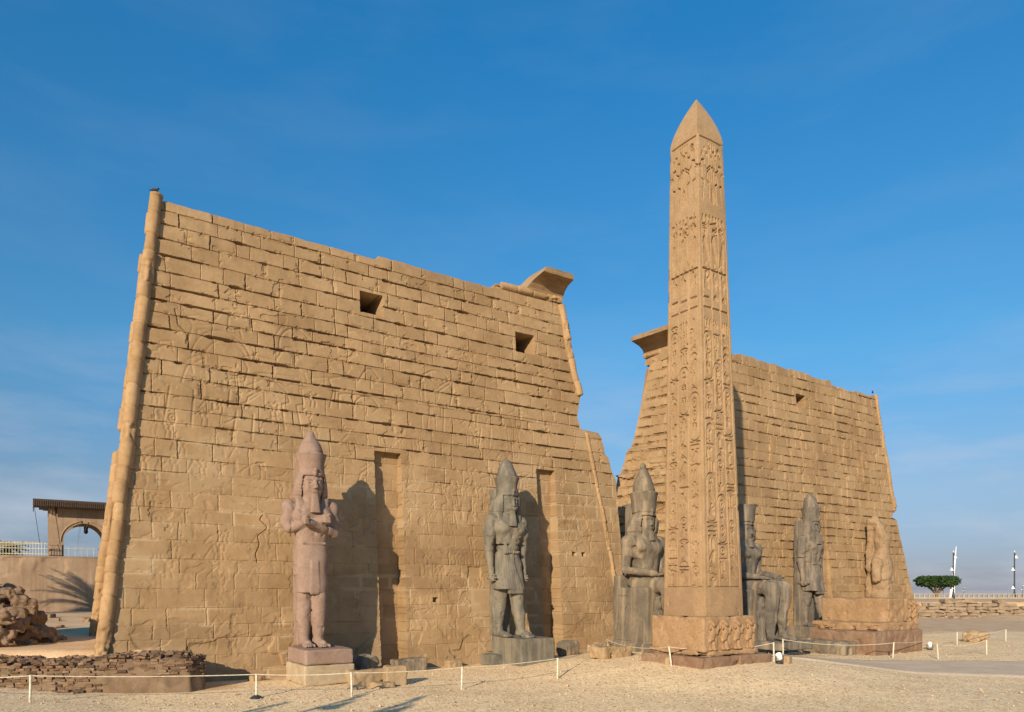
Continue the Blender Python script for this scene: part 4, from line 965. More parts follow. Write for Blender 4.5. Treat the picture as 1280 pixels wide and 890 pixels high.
# ------------------------------------------------------------------ obelisk
OB = thing('obelisk', (29.9, -11.2, gz(29.9, -11.2)), 'tall carved granite obelisk with three columns of hieroglyphs on each face', 'obelisk')
oz = OB.location.z; OH = 27.6; zb, zt = 3.15 - oz, 28.1 - oz; tip = 30.65 - oz
WB, WT = 2.92, 1.92
def ob_canvas(seed):
    r = random.Random(seed); cv = Canvas(-WB / 2, 0, WB, zt - zb, .03); H = zt - zb
    lim = .43 * WB; cw = 2 * lim / 3
    for x in (-lim, -lim + cw, lim - cw, lim): cv.line([(x, 1.5), (x, H - 4.6)], .045, .6)
    cv.line([(-lim, H - .12), (lim, H - .12)], .05, .8)
    # offering scene under the pyramidion
    z = H - 4.0
    man_outline(cv, -1.05, z + .6, 2.1, .07, 1, 1); man_outline(cv, 1.05, z + .6, 2.1, .07, 1, -1)
    for i in range(4): cv.line([(-.35 + .24 * i, z + 1.7), (-.35 + .24 * i, z + 3.7)], .05, .8)
    for i in range(9): put(cv, r.choice(KEYS), -1.15 + .26 * (i % 9), z + 2.9 + .35 * (i % 2), .22, .04, .9)
    put(cv, 'sun', .62, z + 3.2, .42, .07, 1); cv.fill([(-.2, z + .6), (-.05, z + 1.5), (.12, z + 1.3), (.3, z + .7), (.1, z + .5)], .8)
    
    for row in range(2):
        for i in range(7): put(cv, r.choice(KEYS), -1.18 + .34 * i, H - 4.55 - .55 * row, .27, .04, .95, .42)
    # crowned falcons over the three name frames
    for c in range(3):
        x = -lim + cw * c + .08; zz = H - 6.9
        if c == 1: put(cv, 'falcon', x, zz, cw - .12, .06, 1, 1.7); put(cv, 'sun', x + .25, zz + 1.75, .38, .07, 1); cv.line([(x, zz + 2.3), (x + cw - .1, zz + 2.5)], .07, 1)
        else: put(cv, 'falcon', x, zz, cw - .14, .06, .9, 1.6, c == 2); put(cv, 'djed', x + .1, zz + 1.6, .5, .05, .8, .7)
        cv.line([(x, zz - .1), (x + cw - .12, zz - .1)], .07, .9); cv.line([(x, zz - .1), (x, zz - 2.1), (x + cw - .12, zz - 2.1), (x + cw - .12, zz - .1)], .05, .8)
        put(cv, r.choice(['owl', 'chick', 'man']), x + .08, zz - 1.1, cw - .3, .05, .9, .9); put(cv, r.choice(['bread', 'water', 'basket']), x + .08, zz - 1.65, cw - .3, .06, .9)
    # the three columns of signs
    for c in range(3):
        z = H - 9.6; x0 = -lim + cw * c + .07; w = cw - .14; n = 0
        dp = 1.0 if c == 1 else .85
        while z > 1.9:
            n += 1
            if n % 10 == (2 + 3 * c) and z > 5.2:          # a royal ring of signs
                h = 2.5; cv.line(arc(x0 + w / 2, z - w * .5, w / 2, w * .5, 0, 180, 10) + [(x0, z - h + w * .4)] + arc(x0 + w / 2, z - h + w * .45, w / 2, w * .45, 180, 360, 10) + [(x0 + w, z - w * .5)], .06, dp)
                cv.line([(x0, z - h - .06), (x0 + w, z - h - .06)], .07, dp)
                zz = z - .25
                for k in range(3):
                    key = r.choice(['sun', 'scarab', 'man', 'djed', 'falcon', 'ankh']); hh = .58; put(cv, key, x0 + .14, zz - hh, w - .28, .045, dp, hh); zz -= .66
                z -= h + .2; continue
            k = r.random()
            if k < .42:
                key = r.choice(['falcon', 'owl', 'chick', 'man', 'scarab', 'leg', 'hoe', 'sun']); hh = min(w * G[key][0] * .72, .66); put(cv, key, x0 + .06, z - hh, w - .16, .045, dp, hh, r.random() < .3)
            elif k < .72:
                key = r.choice(['water', 'basket', 'mouth', 'viper', 'eye', 'house', 'bolt', 'pool', 'bread']); hh = min(w * G[key][0] * .8, .36); put(cv, key, x0 + .02, z - hh, w - .04, .05, dp, hh)
            else:
                hh = .58
                for q in range(3 if r.random() < .4 else 2): put(cv, r.choice(['reed', 'staff', 'ankh', 'djed', 'sedge', 'bread', 'sun', 'chick', 'leg']), x0 + .02 + q * w * .33, z - hh, w * .30, .045, dp, hh)
            z -= hh + .08
    for (z_, d_) in [(1.5, .7)]: cv.line([(-lim, z_), (lim, z_)], .05, d_)
    return cv
A = Acc()
LEAN = np.array([-.34, .17, 0])
def oplace(u, z, out, f):
    """u -.5...5 across face f, z height above the shaft's foot"""
    k = (z) / (zt - zb); wd = WB * (1 - k) + WT * k
    lx = u * wd; d = wd / 2 + out + .04 * np.cos(u * np.pi)
    ca, sa = [(1, 0), (0, 1), (-1, 0), (0, -1)][f]
    x = lx * ca + d * sa; y = lx * sa - d * ca
    return np.stack([x, y, z + zb], -1) + (k[..., None] * LEAN)
for f in range(4):
    cv = ob_canvas(500 + f); nu, nv = (96, 860) if f in (0, 3) else (64, 500)
    U, Zv = np.meshgrid(np.linspace(-.5, .5, nu), np.linspace(0, zt - zb, nv), indexing='ij')
    cut = cv.sample(U * WB, Zv)
    ed = np.minimum(.5 - np.abs(U), .5) * 2.4
    d = -.13 * cut + .012 * (fbm(U * 6 + f * 9, Zv * 2.5, 4, 510) - .5)
    chip = ss(.62, .72, fbm(Zv * 1.4 + f, U * 0 + f, 4, 511)) * np.exp(-ed / .05) * .06
    d = d - chip - np.exp(-ed / .02) * .01
    # damage near the foot
    d = d - .10 * ss(.58, .7, fbm(U * 3 + 7 + f, Zv * .9, 4, 513)) * (1 - ss(.2, 1.0, Zv))
    st = .7 * ss(.45, .65, fbm(U * 2.0 + f * 3, Zv * .35, 4, 512)) * (1 - ss(1.5, 8, Zv))
    A.grid(oplace(U, Zv, d, f), stain=st)
# pyramidion, slightly bulging
nu, nv = 24, 40
for f in range(4):
    U, K = np.meshgrid(np.linspace(-.5, .5, nu), np.linspace(0, 1, nv), indexing='ij')
    wd = WT * (1 - K ** 1.5) + .05 * K; lx = U * wd; d = wd / 2 + .02 * (fbm(U * 4 + f, K * 6, 3, 520) - .5)
    ca, sa = [(1, 0), (0, 1), (-1, 0), (0, -1)][f]
    P = np.stack([lx * ca + d * sa, lx * sa - d * ca, zt + K * (tip - zt)], -1) + LEAN
    A.grid(P, stain=.8 * ss(.5, .7, fbm(U * 3 + f * 2, K * 1.5, 4, 521)) * ss(.2, 1, K))
A.build('shaft', M['obelisk'], OB, recalc=False, smooth=False)
ph = zb                                                    # pedestal height under the shaft
worn_block((.05, .05, ph - .90), (2.0, 1.80, .90), 'pedestal', M['pedestal'], OB, 21, .03, .06, .04)
worn_block((.15, .12, ph - 1.86), (2.1, 1.95, .14), 'pedestal_ledge', M['pedestal'], OB, 22, .05, .06, .05)
lo = ph - 2.0
worn_block((-1.02, .05, lo / 2 - .2), (1.42, 2.12, lo / 2 + .2), 'foundation_block', M['red_granite'], OB, 23, .05, .07, .06)
worn_block((1.78, .05, lo / 2 - .22), (1.36, 2.1, lo / 2 + .19), 'foundation_block', M['red_granite'], OB, 24, .05, .07, .06)
def baboon():
    s = Sdf((-.5, -.45, -.05), (.5, .35, 1.75), .035)
    s.loft([(.55, 0, 0, .27, .24), (.9, 0, 0, .30, .24), (1.2, 0, .02, .30, .22), (1.36, 0, .04, .22, .18)], 2.2, .06)
    for q in (-1, 1):
        s.loft([(0, q * .15, -.02, .12, .14), (.3, q * .15, -.04, .12, .14), (.7, q * .14, 0, .16, .18)], 2, .05); s.ell((q * .15, -.14, .06), (.1, .2, .06), .03)
        s.cap((q * .28, .0, 1.22), (q * .36, -.10, .92), .09, .075, .04); s.cap((q * .36, -.10, .92), (q * .30, -.28, 1.18), .07, .06, .03); s.ell((q * .29, -.30, 1.24), (.06, .05, .09), .02)
    s.ell((0, -.02, 1.48), (.21, .20, .19), .06); s.cap((0, -.12, 1.45), (0, -.28, 1.38), .11, .09, .04); s.ell((0, .08, 1.36), (.27, .18, .22), .08)
    for q in (-1, 1): s.ell((q * .08, -.20, 1.53), (.035, .04, .035), .01, True)
    s.cap((0, -.1, .56), (0, -.16, .72), .06, .05, .03)
    s.wear(.05, .35, 600, .05); return s
bb = None
for i in range(4):
    if bb is None: bb = sculpt(baboon(), 'baboon_figure', M['pedestal'], OB); o = bb
    else: o = bb.copy(); COL.objects.link(o); o.parent = OB
    o.location = (-1.36 + .96 * i, -1.74, ph - 1.70); o.scale = (.95, .62, .93)
# figures carved on the pedestal's east side
A = Acc()
for i in range(5):
    y = -1.45 + .62 * i
    A.tube([(-1.91, y, ph - 1.55), (-1.92, y + .05, ph - 1.0), (-1.92, y - .08, ph - .62), (-1.91, y + .08, ph - .35)], .03, 6); A.tube([(-1.91, y + .25, ph - 1.55), (-1.92, y + .2, ph - 1.05), (-1.92, y + .3, ph - .6)], .03, 6); A.tube([(-1.91, y - .1, ph - .75), (-1.92, y + .2, ph - .62)], .025, 6)
A.build('pedestal_carving', M['pedestal'], OB)

# ------------------------------------------------------------------ west pedestal (its obelisk is gone)
WP = thing('empty_pedestal', (50.7, -8.2, gz(50.7, -8.2)), 'empty stone pedestal on red granite blocks, in front of the weathered statue', 'pedestal')
wz = WP.location.z
def wb(x0, x1, y0, y1, z0, z1, name, mat, seed, jit=.04, lab=None):
    o = worn_block(((x0 + x1) / 2 - 50.7, (y0 + y1) / 2 + 8.2, (z0 + z1) / 2 - wz), ((x1 - x0) / 2, (y1 - y0) / 2, (z1 - z0) / 2), name, M[mat], WP, seed, jit, .08, .06)
    if lab: o['label'] = lab
wb(47.6, 50.2, -10.6, -5.8, -.3, 1.62, 'foundation_block', 'red_granite', 31)
wb(50.26, 54.0, -10.55, -5.7, -.3, 1.60, 'foundation_block', 'red_granite', 32)
wb(48.6, 53.8, -10.2, -5.2, 1.55, 2.15, 'pedestal_ledge', 'pedestal', 33, .06)
wb(50.3, 53.0, -10.1, -4.9, 2.1, 3.86, 'pedestal_block', 'pedestal', 34)
wb(53.05, 54.2, -9.8, -5.2, 1.5, 3.7, 'pedestal_block', 'pedestal', 35, .10, 'broken front end of the pedestal with remains of carved figures')
wb(46.0, 47.5, -9.4, -6.2, -.3, .9, 'foundation_block', 'dark_granite', 36, .06, 'dark stone block at the left end of the pedestal')
for i in range(2):
    o = bb.copy(); COL.objects.link(o); o.parent = WP; o.location = (53.25 - 50.7 + .75 * i, -9.9 + 8.2, 1.95 - wz); o.scale = (1, 1, 1.05)
WPb = thing('stone_bench', (46.4, -4.6, 0), 'dark low stone plinth block between the seated and standing statues', 'stone block'); worn_block((0, 0, .4), (1.5, 1.2, .55), 'block', M['dark_granite'], WPb, 37, .05, .08, .06)

# ------------------------------------------------------------------ loose blocks
def block(x, y, h, rz, label, mat='block_stone', seed=0, jit=.06, name='stone_block', rd=.07, group='loose stones on the gravel'):
    o = worn_block((0, 0, 0), h, name, M[mat], None, seed, jit, max(.035, min(h) / 9), rd, label=label, cat='stone block', group=group)
    o.location = (x, y, gz(x, y) + h[2] - .06); o.rotation_euler = (0, 0, rz); return o
block(13.2, -5.55, (.95, .38, .42), .12, 'upright tan stone slab in front of the pink statue', seed=41)
block(14.35, -6.1, (.5, .30, .5), -.1, 'square tan stone beside the upright slab', seed=42, jit=.04)
block(13.5, -6.6, (.5, .32, .16), .2, 'small flat stone lying in front of the upright slab', seed=43, jit=.09)
block(12.4, -6.3, (.4, .28, .12), .5, 'dark flat stone at the left foot of the upright slab', 'dark_granite', 44, .07)
block(14.6, -1.7, (.6, .55, .55), .4, 'dark rough boulder right beside the pink statue plinth', 'dark_granite', 45, .14, rd=.3)
block(17.4, -1.2, (.95, .45, .36), .06, 'dark stone slab lying below the left flagpole niche', 'dark_granite', 46, .06)
block(28.0, -2.0, (.75, .40, .50), .1, 'round topped dark stone below the right flagpole niche', 'dark_granite', 47, .08, rd=.3)
block(27.6, -6.4, (1.15, .60, .34), .06, 'wide tan stone block between the grey statue and the obelisk', seed=48, jit=.07)
block(28.6, -12.6, (.36, .3, .30), .3, 'small tan stone at the left foot of the obelisk base', seed=49, jit=.06)
block(27.7, -10.9, (.30, .25, .22), .8, 'small broken tan stone left of the obelisk base', seed=50, jit=.08)
block(33.3, -13.9, (.25, .22, .24), .2, 'tiny tan stone beside the white floodlight', seed=51, jit=.05)
block(67.4, -8.3, (.95, .6, .48), -.5, 'yellow straw coloured boulder on the gravel at far right', seed=52, jit=.12, rd=.35)
block(20.6, 0.0 - .55, (.5, .3, .22), .1, 'low broken stone against the wall between the niches', seed=53, jit=.1)
block(61.5, -5.4, (1.3, .5, .22), .5, 'dark flat rubble right of the empty pedestal', 'dark_granite', 54, .12)
block(9.3, -.8, (.35, .25, .16), .4, 'small stone at the foot of the wall behind the brick ruin', seed=55, jit=.08)
block(30.4, -2.4, (.9, .5, .30), .15, 'brown stone lying before the gate jamb', seed=56, jit=.1)

# ------------------------------------------------------------------ rope barriers
POSTS = [(0.0, -4.4), (7.85, -6.6), (11.3, -8.45), (16.35, -8.95), (21.5, -9.4), (30.0, -3.4), (27.2, -11.5), (33.2, -13.2), (39.3, -9.4), (47.5, -11.9), (49.1, -14.0), (54.7, -14.5), (62.6, -9.0), (69.9, -9.6)]
LAB = ['white rope post in front of the brick ruin', 'rope post with a dark foot beside the pink statue plinth', 'white rope post in front of the upright slab', 'white rope post between the pink and the grey statue', 'white rope post in front of the grey statue plinth', 'small white rope post by the seated statue', 'leaning white rope post at the left of the obelisk base', 'white rope post at the right corner of the obelisk base', 'white rope post at the start of the grey path', 'leaning rope post before the red granite blocks', 'leaning rope post at the far edge of the path near the floodlight', 'upright white rope post farther along the path', 'thin rope post left of the straw coloured boulder', 'thin rope post right of the straw coloured boulder']
p0 = None; tops = []
for i, ((x, y), lb) in enumerate(zip(POSTS, LAB)):
    z = gz(x, y); h = .98
    if p0 is None:
        p0 = thing('rope_post', (x, y, z), lb, 'post', 'white posts of the rope barrier')
        A = Acc(); A.tube([(0, 0, -.1), (0, 0, .5), (0, 0, h)], .045, 10); A.build('post_shaft', M['white_paint'], p0)
        A = Acc(); A.tube([(0, 0, h - .002), (0, 0, h + .05)], [.06, .055], 10); A.build('post_cap', M['white_paint'], p0); o = p0
    else: o = copy_thing(p0, (x, y, z), 0, lb)
    o.rotation_euler = (rr.uniform(-.02, .02), rr.uniform(-.03, .03), 0)
    if i == 6: o.rotation_euler = (0, -.18, 0)
    if i in (9, 10): o.rotation_euler = (0, .12 if i == 9 else -.14, 0)
    if i == 5: o.scale = (.85, .85, .8)
    t_ = Matrix.Translation((x, y, z)) @ o.rotation_euler.to_matrix().to_4x4() @ Vector((0, 0, (h + .02) * (.8 if i == 5 else 1))); tops.append(t_)
    if i == 1:
        A = Acc(); A.lathe([(0.0, .14), (.10, .13), (.24, .05), (.26, 0.0)], n=14); A.build('post_foot', M['black_metal'], o)
rope_l = {(0, 1): 'rope hanging in front of the brick ruin', (1, 2): 'rope hanging before the pink statue plinth', (2, 3): 'rope hanging from the upright slab towards the grey statue', (3, 4): 'rope hanging left before the grey statue plinth', (4, 5): 'rope running from the grey statue to the seated statue', (5, 6): 'rope between the seated statue and the obelisk base', (6, 7): 'rope across the front of the obelisk base', (8, 9): 'rope along the red granite blocks', (10, 11): 'rope beside the far edge of the path', (9, 12): 'rope running behind the floodlight to the boulder', (12, 13): 'rope in front of the straw coloured boulder'}
def rope(p, q, lb, sag=.10):
    p, q = np.array(p), np.array(q); t = np.linspace(0, 1, 18)[:, None]
    pts = p * (1 - t) + q * t; pts[:, 2] -= (sag * 4 * t * (1 - t))[:, 0]
    A = Acc(); A.tube(pts - p, .022, 6); o = A.build('barrier_rope', M['rope'], None, label=lb, cat='rope', group='ropes of the barrier'); o.location = p
for (a_, b_), lb in rope_l.items(): rope(tops[a_], tops[b_], lb, .06 if a_ < 4 else .25)
rope((-9.0, 1.0, gz(-9, 1) + 1.0), tops[0], 'rope leaving the frame at the left edge', .2)

# ------------------------------------------------------------------ floodlights
def floodlight(x, y, lb, rz, mat='glass_white'):
    t = thing('floodlight', (x, y, gz(x, y)), lb, 'floodlight', 'floodlights on the ground', rz)
    A = Acc(); A.box((0, 0, .06), (.16, .14, .06), bevel=.02); A.build('lamp_base', M['black_metal'], t)
    for q in (-1, 1): A = Acc(); A.box((q * .19, 0, .26), (.015, .04, .17), bevel=.005); A.build('bracket', M['black_metal'], t)
    A = Acc(); A.tube([(0, .12, .30), (0, -.02, .38), (0, -.13, .46)], [.10, .16, .18], 14); A.build('lamp_head', M[mat], t)
    A = Acc(); A.tube([(0, -.132, .462), (0, -.15, .475)], [.15, .15], 14); A.build('lens', M['black_metal'], t)
floodlight(32.7, -13.9, 'white floodlight on the gravel at the right of the obelisk base', 2.6)
floodlight(55.6, -10.3, 'small dark and white floodlight right of the empty pedestal', 2.2)

# ------------------------------------------------------------------ ruined brick platform at left
BR = thing('brick_ruin', (2, -1, 0), 'low crumbling wall of red brick with a rounded mud plastered end, at lower left', 'ruin')
front = np.array([(-12, 5.4), (-6, 2.6), (-1, .1), (2.95, -1.95), (4.9, -2.95), (5.9, -3.2), (6.6, -2.7), (6.85, -1.6), (6.7, -.5)])
L = np.concatenate([[0], np.cumsum(np.linalg.norm(np.diff(front, axis=0), axis=1))])
def fr(t): return np.array([np.interp(t, L, front[:, 0]), np.interp(t, L, front[:, 1])])
ts = np.linspace(0, L[-1], 190); C = np.array([fr(t) for t in ts]); tang = np.gradient(C, axis=0); tang /= np.linalg.norm(tang, axis=1)[:, None]; nin = np.stack([-tang[:, 1], tang[:, 0]], 1)
A = Acc(); rows = []
hh = 1.40 + .45 * (fbm(ts * .6, ts * 0, 3, 700) - .5)
for k, (io, zf) in enumerate([(-.10, -.1), (-.06, .12), (-.03, .3), (0, .5), (.03, .7), (.06, .85), (.10, .96), (.45, 1.02), (1.0, 1.08), (1.8, 1.12), (2.6, 1.14)]):
    zz = hh * zf + np.where(zf > 0, .10 * (fbm(ts * 2 + k, ts * 0 + k, 3, 701) - .5), 0)
    io2 = io + .16 * (fbm(ts * 1.7, ts * 0 + k * .6, 4, 702) - .5) + .12
    io2 = np.minimum(io2, 1.25 + .25 * np.clip(16.5 - ts, 0, 5))
    P = C + nin * io2[:, None]; rows.append(np.stack([P[:, 0], P[:, 1], zz + g(C[:, 0], C[:, 1]) * 0], -1))
A.grid(np.stack(rows, 1)); adopt(A.build('mud_core', M['mud_dark']), BR)
A = Acc(); rb = np.random.default_rng(5)
def brick(t, io, z, ang_j=.12, size=None):
    i = int(np.clip(np.searchsorted(ts, t), 0, len(ts) - 1)); p = C[i] + nin[i] * io; a = math.atan2(tang[i][1], tang[i][0]) + rb.normal(0, ang_j)
    h = size if size is not None else np.array([rb.uniform(.11, .19), rb.uniform(.07, .11), rb.uniform(.04, .06)])
    rot = (Matrix.Rotation(a, 3, 'Z') @ Matrix.Rotation(rb.normal(0, ang_j * .7), 3, 'X') @ Matrix.Rotation(rb.normal(0, ang_j * .5), 3, 'Y'))
    A.box((p[0], p[1], z), h, np.array(rot), .008, .015, tint=rb.random() * .8)
z = .05; 
while z < 1.52:
    t = 1.0 + rb.uniform(0, .2)
    while t < L[-1] - .1:
        plast = (t > 15.6 + .8 * rb.random()) and z < .78 + .10 * math.sin(t * 2)
        if not plast and z < float(np.interp(t, ts, hh)) + .05 and rb.random() < .84: brick(t, .09 + .12 * (rb.random() - .4) + .10 * z, z, .11)
        t += rb.uniform(.24, .40)
    z += .115
for k in range(620):
    t = rb.uniform(1, L[-1] - .4); io = rb.uniform(.1, 2.4) ** 1.0
    if t > 16.5: io = min(io, 1.3)
    brick(t, io, float(np.interp(t, ts, hh)) * 1.02 + .08 * rb.random() + .05 * io, .5)
for k in range(140): brick(rb.uniform(3, 15.4), rb.uniform(-.55, -.02), .06 + rb.random() * .08, .6)
adopt(A.build('brick_face', M['brick'], smooth=False), BR)
# mud brick lumps of an older wall
MB = thing('mudbrick_mound', (-.9, 8, 0), 'eroded lump of an old mud brick wall on the slope at far left', 'ruin')
s = Sdf((-7.5, -4.4, .4), (4.0, 4.2, 6.2), .065); rm = np.random.default_rng(31)
def bank(x): return interp(x, [(-7, 5.0), (-2.0, 5.3), (.4, 5.35), (1.2, 4.7), (1.9, 3.4), (2.6, 2.5), (3.6, 1.9)])
for i in range(230):
    x = rm.uniform(-7, 3.0); y = rm.uniform(-3.6, 3.4); top = float(bank(x + .9)) - .55 * max(0, -y) ** 1.0 * .9 - .2 * max(0, y)
    r_ = rm.uniform(.25, .75); z = rm.uniform(max(.8, top - 1.6), max(1.2, top - r_ * .5))
    if rm.random() < .7: s.box((x, y, z), (r_ * .9, r_ * .7, r_ * .45), .06, .05)
    else: s.ell((x, y, z), (r_ * 1.1, r_, r_ * .8), .06)
for c_ in [(-2.6, -3.0, 2.4), (-1.3, -2.4, 2.2), (-3.6, -2.6, 3.2)]: s.ell(c_, (.9, 1.2, .55), .05, True)
s.wear(.18, .5, 710, .18); s.wear(.06, .22, 711, .05); s.acc().build('mud_mass', M['mud_bank'], MB, recalc=False, smooth=False)
# debris scattered on the slope
for i in range(9):
    x, y = rr.uniform(-1.5, 4.0), rr.uniform(9, 24)
    block(x, y, (rr.uniform(.2, .6), rr.uniform(.15, .3), rr.uniform(.08, .2)), rr.uniform(0, 3), 'broken mud brick lump on the earth slope below the plastered wall', 'mudbrick', 720 + i, .06, 'mudbrick_lump', group='mud brick debris on the slope')

# ------------------------------------------------------------------ plastered retaining wall, railing and gate pavilion at the left
RW = thing('retaining_wall', (0, 33.4, 0), 'tall stained plaster retaining wall at the left edge', 'wall')
U, V = np.meshgrid(np.linspace(-22, 14, 300), np.linspace(-.1, 7.1, 80), indexing='ij')
d = .05 * (fbm(U * .8, V * .8, 5, 801) - .5) - .06 * ss(.62, .68, fbm(U * .5, V * .5, 4, 802))
A = Acc(); A.grid(np.stack([U, 33.0 - d - 33.4, V], -1)); A.box((-4, .25, 3.5), (18, .22, 3.52)); A.build('wall_face', M['plaster'], RW, recalc=True)
A = Acc(); A.box((-4, .05, 7.16), (18, .42, .08), jit=.01, bevel=.02); A.build('coping', M['plaster'], RW)
A = Acc(); A.box((4.0, -.1, 2.95), (7, .12, .06), bevel=.02); A.build('ledge', M['plaster'], RW)
GP = thing('gate_pavilion', (3.3, 34.6, 7.2), 'arched gate pavilion with a dark wooden roof above the retaining wall', 'pavilion')
def arch_wall(y, name):
    """wall x -2..2.9 with an arched opening centred on x = 0.35"""
    A = Acc(); cx, r_, sp, top, t = .62, 1.55, 1.35, 4.3, .28
    xs_ = [-2.0, -2.0]; ang = np.linspace(180, 0, 25)
    inn = [(cx - r_, 0.0)] + [(cx + r_ * math.cos(R(a)), sp + r_ * 1.02 * math.sin(R(a))) for a in ang] + [(cx + r_, 0.0)]
    out = [(-2.0, 0.0)] + [(-2.0 + (4.9) * k / 24, top if True else 0) for k in range(25)] + [(2.9, 0.0)]
    I = np.array(inn); O = np.array(out); n = len(I)
    for yy in (y - t, y + t):
        P = np.stack([np.stack([I[:, 0], np.full(n, yy), I[:, 1]], 1), np.stack([O[:, 0], np.full(n, yy), O[:, 1]], 1)], 1); A.grid(P)
    for q in (I, O): A.grid(np.stack([np.stack([q[:, 0], np.full(n, y - t), q[:, 1]], 1), np.stack([q[:, 0], np.full(n, y + t), q[:, 1]], 1)], 1))
    A.build(name, M['plaster'], GP, smooth=False)
    B = Acc(); B.tube([(cx + (r_ + .22) * math.cos(R(a)), y - t - .02, sp + (r_ + .22) * math.sin(R(a))) for a in ang], .06, 6); B.build('arch_moulding', M['plaster'], GP)
arch_wall(0, 'arch_wall'); arch_wall(3.2, 'arch_wall')
A = Acc(); A.box((.45, 1.6, 4.05), (2.3, 1.3, .06)); A.build('ceiling', M['dark_wood'], GP)
A = Acc(); A.box((.45, 1.4, 4.62), (3.5, 2.9, .10), bevel=.03); A.box((.45, 1.45, 4.42), (3.1, 2.5, .12), bevel=.03); A.box((.45, 1.5, 4.27), (2.8, 2.2, .05), bevel=.02)
A.add([(-3.1, -1.5, 4.72), (4.0, -1.5, 4.72), (4.0, 4.3, 4.72), (-3.1, 4.3, 4.72), (-1.4, 1.0, 4.98), (2.2, 1.0, 4.98), (2.2, 2.0, 4.98), (-1.4, 2.0, 4.98)], [[0, 1, 5, 4], [1, 2, 6, 5], [2, 3, 7, 6], [3, 0, 4, 7], [4, 5, 6, 7]])
rf = A.build('roof', M['dark_wood'], GP, smooth=False)
A = Acc()
for i in range(46): A.box((-3.0 + .152 * i, -1.52, 4.36), (.05, .03, .22), bevel=.01)
for i in range(38): A.box((-3.06, -1.4 + .152 * i, 4.36), (.03, .05, .22), bevel=.01)
A.build('eave_boards', M['dark_wood'], rf, smooth=False)
A = Acc()
for i in range(30): A.box((-1.95 + .165 * i, -.33, 4.14), (.05, .05, .10), bevel=.01)
A.build('dentils', M['plaster'], GP, smooth=False)
for x in (-1.5, 2.4): A = Acc(); A.box((x, -.6, 4.25), (.06, .34, .06), bevel=.01); A.box((x, -.34, 4.0), (.06, .06, .3), bevel=.01); A.build('eave_bracket', M['dark_wood'], GP)
for x in (-1.5, 2.62): A = Acc(); A.box((x, -.02, .5), (.46, .36, .5), bevel=.03); A.box((x, -.02, 1.03), (.50, .40, .05), bevel=.02); A.build('pier_base', M['plaster'], GP, smooth=False)
LN = thing('hanging_lantern', (4.1, 36.2, 9.6), 'small dark lantern hanging inside the pavilion arch', 'lantern')
A = Acc(); A.tube([(0, 0, .45), (0, 0, 1.6)], .015, 6); A.build('chain', M['black_metal'], LN)
A = Acc(); A.lathe([(0, .5), (.06, .45), (.2, .3), (.2, .26), (.15, .22), (.17, -.1), (.1, -.2), (0, -.26)], n=8); A.build('lantern_body', M['black_metal'], LN, smooth=False)
def railing(x0, x1, y, z, lb, step=.2, h=1.15, mat='cream_paint'):
    t = thing('metal_railing', ((x0 + x1) / 2, y, z), lb, 'railing', 'painted railings on the retaining wall'); xm = (x0 + x1) / 2
    A = Acc()
    for zz in (.15, .6, h - .15): A.tube([(x0 - xm, 0, zz), (x1 - xm, 0, zz)], .03, 6)
    A.build('rails', M[mat], t)
    A = Acc(); n = int((x1 - x0) / step)
    for i in range(n + 1):
        x = x0 - xm + step * i; A.tube([(x, .03, 0), (x, .03, h)], .018, 5)
        if i % 2 == 0 and i < n: A.tube([(x + step * .5 + step * .5 * math.cos(R(a)), .03, h - .1 + .1 * math.sin(R(a))) for a in range(0, 181, 30)], .015, 5)
    A.build('bars', M[mat], t)
railing(-14, 1.2, 33.4, 7.24, 'cream painted metal railing left of the pavilion')
railing(1.5, 9.0, 41.0, 6.9, 'white railing seen through the pavilion arch', .5, 1.5, 'white_paint')
A = Acc(); A.tube([(0, 0, 0), (.02, 0, .6), (.1, 0, -4.3 + .0)][0:1] + [(.25, 0, -2.0), (.42, 0, -3.3)], .02, 5); o = A.build('hanging_cable', M['black_metal'], None, label='thin dark cable hanging from the pavilion eave', cat='cable'); o.location = (.25, 33.2, 11.6)
# ------------------------------------------------------------------ palms
def frond(A, p, az, el, L, droop, n=14, wl=.55, rs=None):
    pts = []; q = np.array(p, float); e = el
    for k in range(n):
        pts.append(q.copy()); q = q + L / n * np.array([math.cos(az) * math.cos(e), math.sin(az) * math.cos(e), math.sin(e)]); e -= droop / n
    pts = np.array(pts); side_ = np.array([-math.sin(az), math.cos(az), 0])
    A.tube(pts, np.linspace(.035, .008, n), 4, tint=.3)
    V = []; Q = []; T = []
    for k in range(1, n * 3):
        f = k / (n * 3); i = f * (n - 1); i0 = int(i); c = pts[i0] * (1 - i + i0) + pts[min(i0 + 1, n - 1)] * (i - i0); dr = pts[min(i0 + 1, n - 1)] - pts[max(i0 - 1, 0)]; dr = dr / (np.linalg.norm(dr) + 1e-9)
        w = wl * math.sin(math.pi * (f * .85 + .12)) ** .6
        for s_ in (-1, 1):
            tipp = c + s_ * side_ * w * .8 + dr * w * .55 + np.array([0, 0, -.12 * w + rs.normal(0, .04)]); b0 = len(V)
            V += [c - dr * .03, c + dr * .03, tipp]; T.append([b0, b0 + 1, b0 + 2])
    A.add(V, None, T, tint=rs.uniform(.2, 1, len(V)))
